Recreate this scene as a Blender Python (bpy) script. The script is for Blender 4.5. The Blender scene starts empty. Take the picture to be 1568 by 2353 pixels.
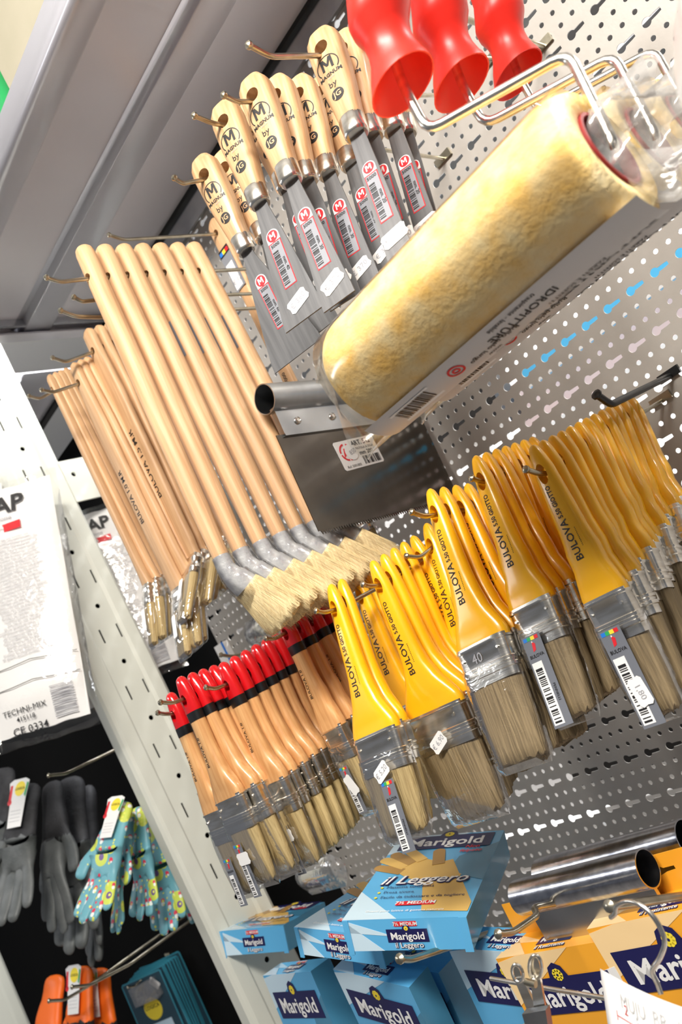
import bpy, bmesh, math, random
from mathutils import Vector, Matrix, noise
random.seed(7)
S = bpy.context.scene
COL = S.collection
# ------------------------------------------------------------ camera
V = Vector
PX, PY, F = 784.0, 1176.5, 1899.145
ROWS = ((0.5807951, -0.45435746, -0.6754527), (0.66184179, -0.21954618, 0.71677397), (-0.47396466, -0.86334163, 0.17320141))
CAM = V((0, -.87, 1.55))
def ray(px, py):
    a, b, c = px - PX, py - PY, F
    return V([r[0] * a + r[1] * b + r[2] * c for r in ROWS])
def at(px, py, Y):
    d = ray(px, py); return CAM + d * ((Y - CAM.y) / d.y)
def atX(px, py, X):
    d = ray(px, py); return CAM + d * ((X - CAM.x) / d.x)
def W(x, y, z): return V((x, y, z + 1.55))
cd = bpy.data.cameras.new('camera'); cam = bpy.data.objects.new('camera', cd); COL.objects.link(cam)
m = Matrix([[r[0], -r[1], -r[2], 0] for r in ROWS] + [[0, 0, 0, 1]])
m.translation = CAM
cam.matrix_world = m
cd.sensor_fit = 'VERTICAL'; cd.sensor_height = 36; cd.lens = 36 * F / 2353
cd.clip_start = .01; cd.clip_end = 60
cd.dof.use_dof = True; cd.dof.focus_distance = .72; cd.dof.aperture_fstop = 9
S.camera = cam
# ------------------------------------------------------------ world, lights, exposure
wd = bpy.data.worlds.new('world'); S.world = wd; wd.use_nodes = True
bg = wd.node_tree.nodes['Background']; bg.inputs[0].default_value = (.86, .9, 1, 1); bg.inputs[1].default_value = .12
def area(name, loc, target, sx, sy, power, color):
    l = bpy.data.lights.new(name, 'AREA'); l.shape = 'RECTANGLE'; l.size = sx; l.size_y = sy; l.energy = power; l.color = color
    o = bpy.data.objects.new(name, l); COL.objects.link(o); o.location = loc
    o.rotation_euler = (V(target) - V(loc)).to_track_quat('-Z', 'Y').to_euler(); return o
area('aisle_ceiling_lamp', W(.10, -1.08, .98), W(-.5, -.2, .1), .8, .14, 27, (1, .95, .87))
area('far_aisle_ceiling_lamp', W(-2.4, -1.7, 1.1), W(-1.8, -.2, 0), 1.2, .2, 7, (.95, .97, 1))
area('rear_aisle_ceiling_lamp', W(.75, .62, 1.15), W(-.5, -.1, .1), .05, .05, 26, (1, .98, .95))
area('behind_board_fill_light', W(-.4, .09, 1.05), W(-.4, .16, 0), 2.2, .06, 70, (.96, .98, 1))  # added above the gap behind the board to brighten goods seen through holes
S.view_settings.view_transform = 'Standard'; S.view_settings.look = 'None'
S.view_settings.exposure = .42; S.view_settings.gamma = 1; S.view_settings.use_curve_mapping = False
try:
    S.cycles.transparent_max_bounces = 40
except Exception: pass
# ------------------------------------------------------------ materials
def mat(name, col, rough=.5, metal=0., col2=None, nscale=8., stretch=(1, 1, 1), bump=0., bscale=None, spec=.5, coat=0., detail=4., var=0., alpha=None, contrast=(.35, .65), sss=0.):
    M = bpy.data.materials.new(name); M.use_nodes = True
    nt = M.node_tree; N = nt.nodes; L = nt.links; p = N['Principled BSDF']
    p.inputs['Base Color'].default_value = (*col, 1); p.inputs['Roughness'].default_value = rough; p.inputs['Metallic'].default_value = metal
    p.inputs['Specular IOR Level'].default_value = spec; p.inputs['Coat Weight'].default_value = coat; p.inputs['Coat Roughness'].default_value = .12
    if alpha is not None: p.inputs['Alpha'].default_value = alpha
    if sss: p.inputs['Subsurface Weight'].default_value = sss; p.inputs['Subsurface Radius'].default_value = (.02, .01, .005); p.inputs['Subsurface Scale'].default_value = .3
    src = None
    if col2 or bump:
        tc = N.new('ShaderNodeTexCoord'); mp = N.new('ShaderNodeMapping'); mp.inputs['Scale'].default_value = stretch
        L.new(tc.outputs['Object'], mp.inputs[0])
        nz = N.new('ShaderNodeTexNoise'); nz.inputs['Scale'].default_value = nscale; nz.inputs['Detail'].default_value = detail
        L.new(mp.outputs[0], nz.inputs[0])
    if col2:
        mr = N.new('ShaderNodeMapRange'); mr.inputs[1].default_value = contrast[0]; mr.inputs[2].default_value = contrast[1]
        L.new(nz.outputs[0], mr.inputs[0])
        mx = N.new('ShaderNodeMix'); mx.data_type = 'RGBA'; mx.inputs[6].default_value = (*col, 1); mx.inputs[7].default_value = (*col2, 1)
        L.new(mr.outputs[0], mx.inputs[0]); src = mx.outputs[2]
    if var:
        oi = N.new('ShaderNodeObjectInfo'); hs = N.new('ShaderNodeHueSaturation')
        m1 = N.new('ShaderNodeMapRange'); m1.inputs[3].default_value = 1 - var; m1.inputs[4].default_value = 1 + var
        L.new(oi.outputs['Random'], m1.inputs[0]); L.new(m1.outputs[0], hs.inputs['Value'])
        if src: L.new(src, hs.inputs['Color'])
        else: hs.inputs['Color'].default_value = (*col, 1)
        src = hs.outputs[0]
    if src: L.new(src, p.inputs['Base Color'])
    if bump:
        if bscale:
            n2 = N.new('ShaderNodeTexNoise'); n2.inputs['Scale'].default_value = bscale; n2.inputs['Detail'].default_value = 3
            L.new(mp.outputs[0], n2.inputs[0]); hsrc = n2.outputs[0]
        else: hsrc = nz.outputs[0]
        b = N.new('ShaderNodeBump'); b.inputs['Strength'].default_value = bump; b.inputs['Distance'].default_value = .002
        L.new(hsrc, b.inputs['Height']); L.new(b.outputs[0], p.inputs['Normal'])
    return M
def film(name, tint=(1, 1, 1), gl=.18, rough=.08, haze=0., hazecol=(.9, .9, .92), scale=40, bmp=.4):
    M = bpy.data.materials.new(name); M.use_nodes = True; nt = M.node_tree; N = nt.nodes; L = nt.links; N.clear()
    o = N.new('ShaderNodeOutputMaterial'); t = N.new('ShaderNodeBsdfTransparent'); t.inputs[0].default_value = (*tint, 1)
    g = N.new('ShaderNodeBsdfGlossy'); g.inputs['Roughness'].default_value = rough; mx = N.new('ShaderNodeMixShader')
    lw = N.new('ShaderNodeLayerWeight'); lw.inputs[0].default_value = .25
    ml = N.new('ShaderNodeMath'); ml.operation = 'MULTIPLY_ADD'; ml.inputs[1].default_value = .6; ml.inputs[2].default_value = gl * .35
    L.new(lw.outputs['Fresnel'], ml.inputs[0]); L.new(ml.outputs[0], mx.inputs[0])
    L.new(t.outputs[0], mx.inputs[1]); L.new(g.outputs[0], mx.inputs[2]); out = mx.outputs[0]
    tc = N.new('ShaderNodeTexCoord'); nz = N.new('ShaderNodeTexNoise'); nz.inputs['Scale'].default_value = scale; nz.inputs['Detail'].default_value = 3; nz.inputs['Distortion'].default_value = 1.5
    L.new(tc.outputs['Object'], nz.inputs[0]); b = N.new('ShaderNodeBump'); b.inputs['Strength'].default_value = bmp; b.inputs['Distance'].default_value = .004
    L.new(nz.outputs[0], b.inputs['Height']); L.new(b.outputs[0], g.inputs['Normal'])
    if haze:
        d = N.new('ShaderNodeBsdfDiffuse'); d.inputs[0].default_value = (*hazecol, 1); m2 = N.new('ShaderNodeMixShader'); m2.inputs[0].default_value = haze
        L.new(out, m2.inputs[1]); L.new(d.outputs[0], m2.inputs[2]); out = m2.outputs[0]
    L.new(out, o.inputs[0]); return M
GR = (30, 30, 1.6)
M_beech = mat('beech_wood', (.70, .45, .245), .42, 0, (.53, .30, .14), 9, GR, .05, var=.12, coat=.15)
M_pale = mat('pale_beech_wood', (.66, .415, .225), .5, 0, (.50, .285, .14), 7, GR, .05, var=.10)
M_oak = mat('varnished_wood', (.80, .46, .20), .35, 0, (.62, .30, .11), 8, GR, .04, var=.08, coat=.3)
M_chrome = mat('chrome_ferrule', (.93, .90, .85), .24, 1, (.72, .68, .60), 30, (1, 1, 6), .1)
M_zinc = mat('zinc_wire', (.56, .52, .42), .28, 1, (.4, .36, .27), 60, (1, 1, 1), .1)
M_steel = mat('spring_steel', (.16, .16, .165), .42, .3, (.12, .12, .125), 14, (18, 18, 1), .05)
M_mirror = mat('mirror_steel', (.20, .18, .155), .15, 1, (.15, .135, .12), 16, (1, 1, 1), .12, bscale=30)
M_galv = mat('galvanised_sheet', (.62, .64, .66), .25, 1, (.42, .44, .47), 18, (1, 1, 1), .15)
M_tube = mat('rolled_steel_tube', (.55, .56, .6), .22, 1, (.36, .37, .42), 4, (.4, 26, 26), .1)
M_yellow = mat('yellow_plastic', (1.0, .50, .008), .3, 0, coat=.35, sss=.12, var=.04)
M_red = mat('red_plastic', (.86, .03, .018), .38, 0, sss=.1)
M_redlac = mat('red_lacquer', (.62, .008, .012), .18, 0, coat=.6)
M_black = mat('black_paint', (.008, .008, .009), .35)
M_ink = mat('black_ink', (.012, .011, .012), .5)
M_white = mat('white_paper', (.86, .85, .84), .6)
M_greyink = mat('faded_ink', (.35, .35, .38), .6)
M_lred = mat('red_print', (.72, .02, .03), .4)
M_lgrey = mat('silver_label', (.26, .27, .30), .5, .1)
M_dgrey = mat('grey_label', (.17, .18, .21), .4)
M_blue = mat('blue_print', (.02, .2, .7), .4); M_green = mat('green_print', (.03, .4, .12), .4); M_lyel = mat('yellow_print', (.95, .75, .05), .4)
M_brist = mat('blond_bristle', (.62, .47, .22), .6, 0, (.36, .25, .10), 40, (14, 14, .35), .8, contrast=(.3, .7))
M_brist2 = mat('dark_bristle', (.38, .28, .15), .6, 0, (.17, .12, .06), 40, (14, 14, .35), .8, contrast=(.3, .7))
M_cream = mat('cream_bristle', (.88, .74, .43), .6, 0, (.66, .50, .26), 30, (22, 22, 1), .3, contrast=(.3, .7))
M_tip = mat('bristle_tips', (.35, .25, .12), .7)
M_film = film('clear_film'); M_bag = film('smooth_bag_film', gl=.25, rough=.14, bmp=.25, scale=14, tint=(1, .98, .93)); M_film2 = film('crumpled_film', bmp=.9, gl=.5, rough=.12, haze=.10, scale=22)
M_milky = film('milky_film', bmp=.9, gl=.5, rough=.15, haze=.22, hazecol=(.75, .73, .70), scale=15)
M_fleece = mat('yellow_fleece', (.95, .63, .19), .95, 0, (.93, .80, .50), 60, (1, 1, 1), .5, bscale=260, contrast=(.3, .75))
M_core = mat('red_core', (.30, .02, .02), .6)
M_board = mat('painted_board_steel', (.43, .405, .375), .45, .1, (.41, .385, .355), 60, bump=.05, bscale=400)
M_upr = mat('white_painted_steel', (.68, .69, .62), .38, 0, (.65, .66, .59), 6, bump=.03)
M_shelf = mat('grey_painted_steel', (.66, .65, .70), .28, .25, (.60, .59, .64), 3, bump=.04, bscale=200)
M_gapshade = mat('black_gap_shade', (.01, .01, .01), .7)
M_dark = mat('dark_void', (.006, .006, .006), .9, spec=.1)  # near-black in place of deep shade
M_navy = mat('navy_print', (.012, .012, .085), .3)
M_cardb = mat('light_blue_card', (.12, .46, .80), .22, coat=.5); M_cardb2 = mat('pale_blue_card', (.62, .80, .92), .22, coat=.5); M_cardt = mat('teal_blue_card', (.07, .26, .42), .25, coat=.4)
M_cardo = mat('orange_card', (.95, .42, .03), .3, coat=.4); M_cardo2 = mat('pale_orange_card', (.98, .70, .36), .3, coat=.4)
M_glov = mat('printed_tan_glove', (.72, .46, .13), .3); M_glovd = mat('printed_brown_glove', (.42, .24, .07), .3); M_redg = mat('printed_red_glove', (.55, .12, .06), .3)
M_bg = mat('aisle_wall_paint', (.55, .52, .5), .8)
# ------------------------------------------------------------ mesh builder
class MB:
    def __init__(s): s.v = []; s.f = []; s.m = []; s.mats = []
    def mi(s, m):
        if m not in s.mats: s.mats.append(m)
        return s.mats.index(m)
    def add(s, vs, fs, m, mx=None):
        b = len(s.v); i = s.mi(m)
        s.v += [(mx @ V(v)) if mx else V(v) for v in vs]
        for f in fs: s.f.append([b + k for k in f]); s.m.append(i)
        return s
    def box(s, lo, hi, m, mx=None):
        x0, y0, z0 = lo; x1, y1, z1 = hi
        return s.add([(x0, y0, z0), (x1, y0, z0), (x1, y1, z0), (x0, y1, z0), (x0, y0, z1), (x1, y0, z1), (x1, y1, z1), (x0, y1, z1)],
              [(0, 3, 2, 1), (4, 5, 6, 7), (0, 1, 5, 4), (1, 2, 6, 5), (2, 3, 7, 6), (3, 0, 4, 7)], m, mx)
    def rings(s, R, m, cap=True, mx=None, closed=True):
        n = len(R[0]); vs = [p for r in R for p in r]; fs = []
        for i in range(len(R) - 1):
            for k in range(n if closed else n - 1):
                a = i * n + k; b = i * n + (k + 1) % n
                fs.append((a, b, b + n, a + n))
        if cap:
            fs.append(tuple(range(n - 1, -1, -1))); fs.append(tuple((len(R) - 1) * n + k for k in range(n)))
        return s.add(vs, fs, m, mx)
    def tube(s, path, r, m, n=10, cap=True, mx=None):
        path = [V(p) for p in path]; R = []
        up = None
        for i, p in enumerate(path):
            t = (path[min(i + 1, len(path) - 1)] - path[max(i - 1, 0)]).normalized()
            if up is None:
                up = t.orthogonal().normalized()
            up = (up - t * up.dot(t)).normalized(); w = t.cross(up)
            rr = r[i] if isinstance(r, (list, tuple)) else r
            R.append([p + (up * math.cos(2 * math.pi * k / n) + w * math.sin(2 * math.pi * k / n)) * rr for k in range(n)])
        return s.rings(R, m, cap, mx)
    def plate(s, poly, y, m, th=.0002, mx=None):
        n = len(poly)   # polygon in x,z facing -y at depth y
        vs = [(p[0], y, p[1]) for p in poly] + [(p[0], y + th, p[1]) for p in poly]
        fs = [tuple(range(n)), tuple(range(2 * n - 1, n - 1, -1))] + [(i, i + n, (i + 1) % n + n, (i + 1) % n) for i in range(n)]
        return s.add(vs, fs, m, mx)
    def rect(s, x0, z0, x1, z1, y, m, mx=None, th=.0002): return s.plate([(x0, z0), (x1, z0), (x1, z1), (x0, z1)], y, m, th, mx)
    def disc(s, cx, cz, r, y, m, mx=None, n=20, rz=None):
        return s.plate([(cx + r * math.cos(2 * math.pi * k / n), cz + (rz or r) * math.sin(2 * math.pi * k / n)) for k in range(n)], y, m, .0002, mx)
    def text(s, t, size, x, z, y, m, mx=None, rot=0, bold=.0, align='CENTER', sx=1., surf=None, shear=0.):
        vs, fs = glyphs(t, bold, align, shear); c, sn = math.cos(rot), math.sin(rot); o = []
        for a, b in vs:
            a *= size * sx; b *= size
            X = x + a * c - b * sn; Z = z + a * sn + b * c
            o.append((X, surf(X, Z) if surf else y, Z))
        return s.add(o, fs, m, mx)
    def emblem_m(s, size, cx, cz, y, m, surf=None):
        h = size / 2; w = size * .46; t = size * .19
        for q in ([(-w, -h), (-w + t, -h), (-w + t, h), (-w, h)], [(w - t, -h), (w, -h), (w, h), (w - t, h)], [(-w + t * .2, h), (-w + t * 1.35, h), (t * .45, -h * .45), (-t * .45, -h * .45)], [(w - t * 1.35, h), (w - t * .2, h), (t * .45, -h * .45), (-t * .45, -h * .45)][::1]):
            n = 5; L = []; R = []
            for i in range(n + 1):
                u = i / n; a = (q[0][0] + (q[3][0] - q[0][0]) * u, q[0][1] + (q[3][1] - q[0][1]) * u); b = (q[1][0] + (q[2][0] - q[1][0]) * u, q[1][1] + (q[2][1] - q[1][1]) * u); L.append(a); R.append(b)
            vs = [(cx + p[0], (surf(cx + p[0], cz + p[1]) if surf else y), cz + p[1]) for pr in zip(L, R) for p in pr]
            s.add(vs, [(2 * i, 2 * i + 1, 2 * i + 3, 2 * i + 2) for i in range(n)], m)
        return s
    def barcode(s, x0, z0, x1, z1, y, m, mx=None, horizontal=True, n=22):
        rnd = random.Random(5); t = 0; w = []
        while len(w) < n * 2: w.append(rnd.choice((1, 1, 2, 3)))
        tot = sum(w); acc = 0
        for i, q in enumerate(w):
            a, b = acc / tot, (acc + q) / tot; acc += q
            if i % 2 == 0:
                if horizontal: s.rect(x0 + (x1 - x0) * a, z0, x0 + (x1 - x0) * b, z1, y, m, mx)
                else: s.rect(x0, z0 + (z1 - z0) * a, x1, z0 + (z1 - z0) * b, y, m, mx)
        return s
    def mesh(s, name, smooth=True, angle=.7):
        me = bpy.data.meshes.new(name); me.from_pydata([tuple(v) for v in s.v], [], s.f)
        for m in s.mats: me.materials.append(m)
        me.polygons.foreach_set('material_index', s.m); me.update()
        if smooth:
            me.polygons.foreach_set('use_smooth', [True] * len(me.polygons)); sharp(me, angle)
        return me
    def obj(s, name, parent=None, smooth=True, angle=.7): return link(name, s.mesh(name, smooth, angle), parent)
def sharp(me, angle):
    bm = bmesh.new(); bm.from_mesh(me)
    for e in bm.edges:
        if len(e.link_faces) == 2:
            try:
                if e.calc_face_angle() > angle: e.smooth = False
            except ValueError: pass
    bm.to_mesh(me); bm.free()
def link(name, me, parent=None):
    o = bpy.data.objects.new(name, me); COL.objects.link(o); o.parent = parent; return o
def evalmesh(me, mods):
    o = bpy.data.objects.new('temporary', me); COL.objects.link(o); mods(o)
    dg = bpy.context.evaluated_depsgraph_get(); dg.update()
    r = bpy.data.meshes.new_from_object(o.evaluated_get(dg)); bpy.data.objects.remove(o); return r
GC = {}
def glyphs(t, bold, align, shear):
    k = (t, bold, align, shear)
    if k not in GC:
        c = bpy.data.curves.new('lettering', 'FONT'); c.body = t; c.align_x = align; c.align_y = 'CENTER'; c.resolution_u = 2; c.offset = bold; c.shear = shear; c.dimensions = '2D'; c.fill_mode = 'BOTH'
        o = bpy.data.objects.new('temporary', c); COL.objects.link(o); dg = bpy.context.evaluated_depsgraph_get(); dg.update()
        me = bpy.data.meshes.new_from_object(o.evaluated_get(dg))
        GC[k] = ([(v.co.x, v.co.y) for v in me.vertices], [tuple(p.vertices) for p in me.polygons])
        bpy.data.objects.remove(o); bpy.data.meshes.remove(me); bpy.data.curves.remove(c)
    return GC[k]
def sq(w, t, z, n=20, e=2.6, x=0., y=0.):
    r = []
    for k in range(n):
        a = 2 * math.pi * k / n; c, s_ = math.cos(a), math.sin(a)
        r.append(V((x + w / 2 * math.copysign(abs(c) ** (2 / e), c), y + t / 2 * math.copysign(abs(s_) ** (2 / e), s_), z)))
    return r
def interp(tab, z):
    for a, b in zip(tab, tab[1:]):
        if b[0] <= z <= a[0]:
            u = (a[0] - z) / (a[0] - b[0] + 1e-9); u2 = u * u * (3 - 2 * u) * .5 + u * .5
            return [p + (q - p) * u2 for p, q in zip(a[1:], b[1:])]
    return list(tab[-1][1:])
def loft(tab, zs, e=2.6, n=20):
    R = []
    for z in zs:
        q = interp(tab, z); R.append(sq(q[0], q[1], z, n, e, q[2] if len(q) > 2 else 0, q[3] if len(q) > 3 else 0))
    return R
def lin(a, b, n): return [a + (b - a) * i / (n - 1) for i in range(n)]
def boremesh(mb, name, holes):
    me = mb.mesh(name, smooth=False)
    def mods(o):
        for (x, z, r, rz) in holes:
            c = MB(); c.rings([[V((x + r * math.cos(2 * math.pi * k / 16), y, z + rz * math.sin(2 * math.pi * k / 16))) for k in range(16)] for y in (.1, -.1)], mb.mats[0])
            cm = c.mesh('cutter', False); bmx = bmesh.new(); bmx.from_mesh(cm); bmesh.ops.recalc_face_normals(bmx, faces=bmx.faces); bmx.to_mesh(cm); bmx.free()
            co = bpy.data.objects.new('temporary_cutter', cm); COL.objects.link(co); CUT.append(co)
            md = o.modifiers.new('b', 'BOOLEAN'); md.operation = 'DIFFERENCE'; md.solver = 'EXACT'; md.object = co
    CUT = []
    bmx = bmesh.new(); bmx.from_mesh(me); bmesh.ops.recalc_face_normals(bmx, faces=bmx.faces); bmx.to_mesh(me); bmx.free()
    r = evalmesh(me, mods)
    for c in CUT: bpy.data.objects.remove(c)
    r.name = name; r.polygons.foreach_set('use_smooth', [True] * len(r.polygons)); sharp(r, .75); return r
# ------------------------------------------------------------ things
def empty(name, mx=None):
    o = bpy.data.objects.new(name, None); COL.objects.link(o); o.empty_display_size = .01
    if mx: o.matrix_world = mx
    return o
def tag(o, label, cat, group=None, kind=None):
    if label: o['label'] = label
    if cat: o['category'] = cat
    if group: o['group'] = group
    if kind: o['kind'] = kind
    return o
def dup(root, skip=()):
    r = root.copy(); COL.objects.link(r)
    for ch in root.children:
        if ch.name.split('.')[0] in skip: continue
        c = ch.copy(); COL.objects.link(c); c.parent = r
        for g in ch.children:
            d = g.copy(); COL.objects.link(d); d.parent = c
    return r
def frame(o, x, y, z, s=1.):
    m = Matrix(((x[0] * s, y[0] * s, z[0] * s, o[0]), (x[1] * s, y[1] * s, z[1] * s, o[1]), (x[2] * s, y[2] * s, z[2] * s, o[2]), (0, 0, 0, 1))); return m
def hangframe(p, q, L, yaw=0., swing=0.):
    z = (p - q).normalized(); x = V((math.cos(yaw), math.sin(yaw), 0)); x = (x - z * x.dot(z)).normalized(); y = z.cross(x)
    s = (p - q).length / L
    m = frame(p, x, y, z, s)
    return m @ Matrix.Rotation(swing, 4, 'Y') if swing else m
def fitY(t, b, L):
    best = (9, 0)
    for i in range(600):
        Y = -.6 + i * .001; p = at(*t, Y); q = atX(*b, p.x); e = abs((p - q).length - L)
        if e < best[0]: best = (e, Y)
    return best[1]
ORD = ['front-most', 'second', 'third', 'fourth', 'fifth', 'sixth', 'seventh', 'eighth', 'ninth', 'tenth', 'eleventh', 'twelfth', 'thirteenth', 'fourteenth']
def hook_obj(path, label, r=.0022, m=None, ball=True, group='wire display hooks'):
    root = empty('display_hook', Matrix.Translation(path[-1]))
    off = path[-1]
    P = [p - off for p in path]
    mb = MB()
    # soften bends
    Q = [P[0]]
    for a, b, c in zip(P, P[1:], P[2:]):
        d1 = (a - b); d2 = (c - b); k = min(.006, d1.length * .4, d2.length * .4)
        pa = b + d1.normalized() * k; pc = b + d2.normalized() * k
        for u in (0, .33, .66, 1): Q.append(pa.lerp(b, u).lerp(b.lerp(pc, u), u))
    Q.append(P[-1])
    mb.tube(Q, r, m or M_zinc, 10); mb.obj('wire', root)
    if ball:
        t = MB(); d = (P[0] - P[1]).normalized(); t.tube([P[0] + d * (-.002), P[0] - d * .0006, P[0] + d * .0014, P[0] + d * .003], [r, r * 1.5, r * 1.45, r * .5], m or M_zinc, 10); t.obj('ball_end', root)
    b = MB(); b.box((-.012, -.004, -.003), (.012, .0, .006), m or M_zinc); b.box((-.007, -.0, .0), (-.003, .006, .004), m or M_zinc); b.box((.003, -.0, .0), (.007, .006, .004), m or M_zinc)
    o = b.obj('mounting_clip', root, smooth=False); o.location = V((0, -.0012, 0))
    tag(root, label, 'hook', group); return root
ALLST = []
def stack(proto, what, n, top0, bot0, L, top1=None, bot1=None, dY=None, hz=.017, tip=None, bend=None, Lm=None, hooklabel=None, group=None, variants=None, jit=.012, swing=0., Y0=None, extra=.02, skipback=(), yaw=0.):
    """hang n copies of proto one behind another on one wire hook that runs straight out of the board"""
    if Y0 is None: Y0 = fitY(top0, bot0, L)
    p0 = at(*top0, Y0); q0 = atX(*bot0, p0.x)
    if top1:
        p1 = atX(*top1, p0.x)
        q1 = atX(*bot1, q0.x) if bot1 else q0 + (p1 - p0)
    else:
        p1 = p0 + V((0, dY or 0, 0)); q1 = q0 + V((0, dY or 0, 0))
    if p1.y > -.02: print('WARN back item near wall', what, p1.y)
    if p1.y > -.025:
        k = (-.025 - p0.y) / (p1.y - p0.y); p1 = p0.lerp(p1, k); q1 = q0.lerp(q1, k)
    rnd = random.Random(hash(what) % 1000 if False else len(ALLST) + 3)
    mats = []
    for i in range(n):
        u = i / (n - 1) if n > 1 else 0
        p = p0.lerp(p1, u); q = q0.lerp(q1, u)
        q = p + (q - p).normalized() * (q0 - p0).length
        q = q + V((rnd.uniform(-jit, jit) if i else 0, 0, 0))
        mm = hangframe(p, q, Lm or L, yaw=yaw + (rnd.uniform(-.04, .04) if i else 0), swing=swing); mats.append(mm)
        if n == 1: lab = what
        else: lab = f'{ORD[i]} {what}'
        if i == 0 and not proto.get('used'): o = proto['root']; proto['used'] = True
        else: o = dup(proto['root'], skipback if i else ())
        o.matrix_world = mm; tag(o, lab, proto['cat'], group)
    h0 = mats[0] @ V((0, 0, -hz)); h1 = (mats[-1] @ V((0, 0, -hz)))
    h0.z += .0; d = (h1 - h0) if n > 1 else V((0, 1, 0)); d.x = 0
    if d.length < 1e-4: d = V((0, 1, 0))
    wall = h0 + d * ((0 - h0.y) / d.y); X = h0.x
    if abs(wall.z - h0.z) > .1: wall.z = h0.z
    fr = h0 - d.normalized() * .02
    if bend: b_ = atX(*bend, X)
    else: b_ = fr
    if b_.y > h0.y - .004: b_ = fr
    path = []
    if tip:
        t_ = atX(*tip, X)
        if t_.y < b_.y: path.append(t_)
        else: path.append(b_ + V((0, -.012, .008)))
    else: path.append(b_ + V((0, -.012, .006)))
    path += [b_, h0, V((X, -.0, wall.z))]
    hook_obj(path, hooklabel or f'wire hook carrying the {what}', group=group and group + ' hooks')
    ALLST.append(mats); return mats
# ------------------------------------------------------------ structure: perforated boards, upright, shelf
def pegboard(name, x0, x1, z0, z1, kx, kz, m, Y=0.):
    """steel panel with real holes: rows of keyholes every 50 mm, two rows of small round holes between"""
    mb = MB(); vs = mb.v; fs = mb.f
    idx = {}
    def vert(x, z):
        k = (round(x * 1e5), round(z * 1e5))
        if k not in idx: idx[k] = len(vs); vs.append(V((x, Y, z)))
        return idx[k]
    px, pz = .030, .0501; rh = pz / 3
    i0 = math.floor((x0 - kx) / px); i1 = math.ceil((x1 - kx) / px); j0 = math.floor((z0 - kz) / pz); j1 = math.ceil((z1 - kz) / pz)
    def cell(cx, cz, w, h, rad, ang):
        I = []; O = []
        for a in ang:
            c, s = math.cos(a), math.sin(a); r = rad(a); I.append((cx + r * c, cz + r * s))
            k = min(w / 2 / abs(c) if abs(c) > 1e-6 else 9, h / 2 / abs(s) if abs(s) > 1e-6 else 9); O.append((cx + k * c, cz + k * s))
        ii = [vert(*p) for p in I]; oo = [vert(*p) for p in O]; n = len(ang)
        for k in range(n): fs.append([oo[k], oo[(k + 1) % n], ii[(k + 1) % n], ii[k]])
    def angs(w, h, n):
        A = [2 * math.pi * k / n for k in range(n)]; ca = math.atan2(h, w)
        for c in (ca, math.pi - ca, math.pi + ca, 2 * math.pi - ca):
            j = min(range(len(A)), key=lambda q: abs(A[q] - c)); A[j] = c
        return sorted(A)
    def keyr(a):
        # round part radius 5 mm centred 4 mm left, slot to the right half-height 2.4 mm
        c, s = math.cos(a), math.sin(a); ox = -.0045; R = .0049
        b = -(c * ox); disc = b * b - (ox * ox - R * R)
        rr = 0
        if disc > 0: rr = max(rr, (c * ox) + math.sqrt(max(0, (c * ox) ** 2 - (ox * ox - R * R))))
        if c > 0:
            k = min(.0115 / c, .0023 / abs(s) if abs(s) > 1e-6 else 9); rr = max(rr, k if k * c <= .0115 else 0)
        return max(rr, .0022)
    A1 = angs(.015, rh, 16); A2 = angs(.030, rh, 40)
    for j in range(j0, j1):
        for i in range(i0, i1):
            X = kx + i * px; Z = kz + j * pz
            cell(X, Z, px, rh, keyr, A2)
            for q in (1, 2):
                for h in (-.25, .25): cell(X + px * h, Z + rh * q, px / 2, rh, lambda a: .0028, A1)
    mb.m = [0] * len(fs); mb.mats = [m]
    me = mb.mesh(name, smooth=False)
    o = link(name, me); o['kind'] = 'structure'
    sd = o.modifiers.new('thickness', 'SOLIDIFY'); sd.thickness = .0013; sd.offset = 1 if True else -1
    return o
kp = at(1126, 921, 0)
o = pegboard('wall_back', -1.20, .22, .72, 2.26, kp.x + .0045, kp.z, M_board)
# panel behind the next bay, coloured near-black in place of its shade
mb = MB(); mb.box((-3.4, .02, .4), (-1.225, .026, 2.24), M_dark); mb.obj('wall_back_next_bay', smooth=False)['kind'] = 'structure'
# board frame rail on top
def struct(name, mb, **k): o = mb.obj(name, **k); o['kind'] = 'structure'; return o
mb = MB(); mb.box((-1.19, -.012, 2.262), (.3, .02, 2.292), M_galv); mb.box((-1.19, -.016, 2.256), (.3, -.012, 2.266), M_galv); struct('trim_1', mb, smooth=False)
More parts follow.
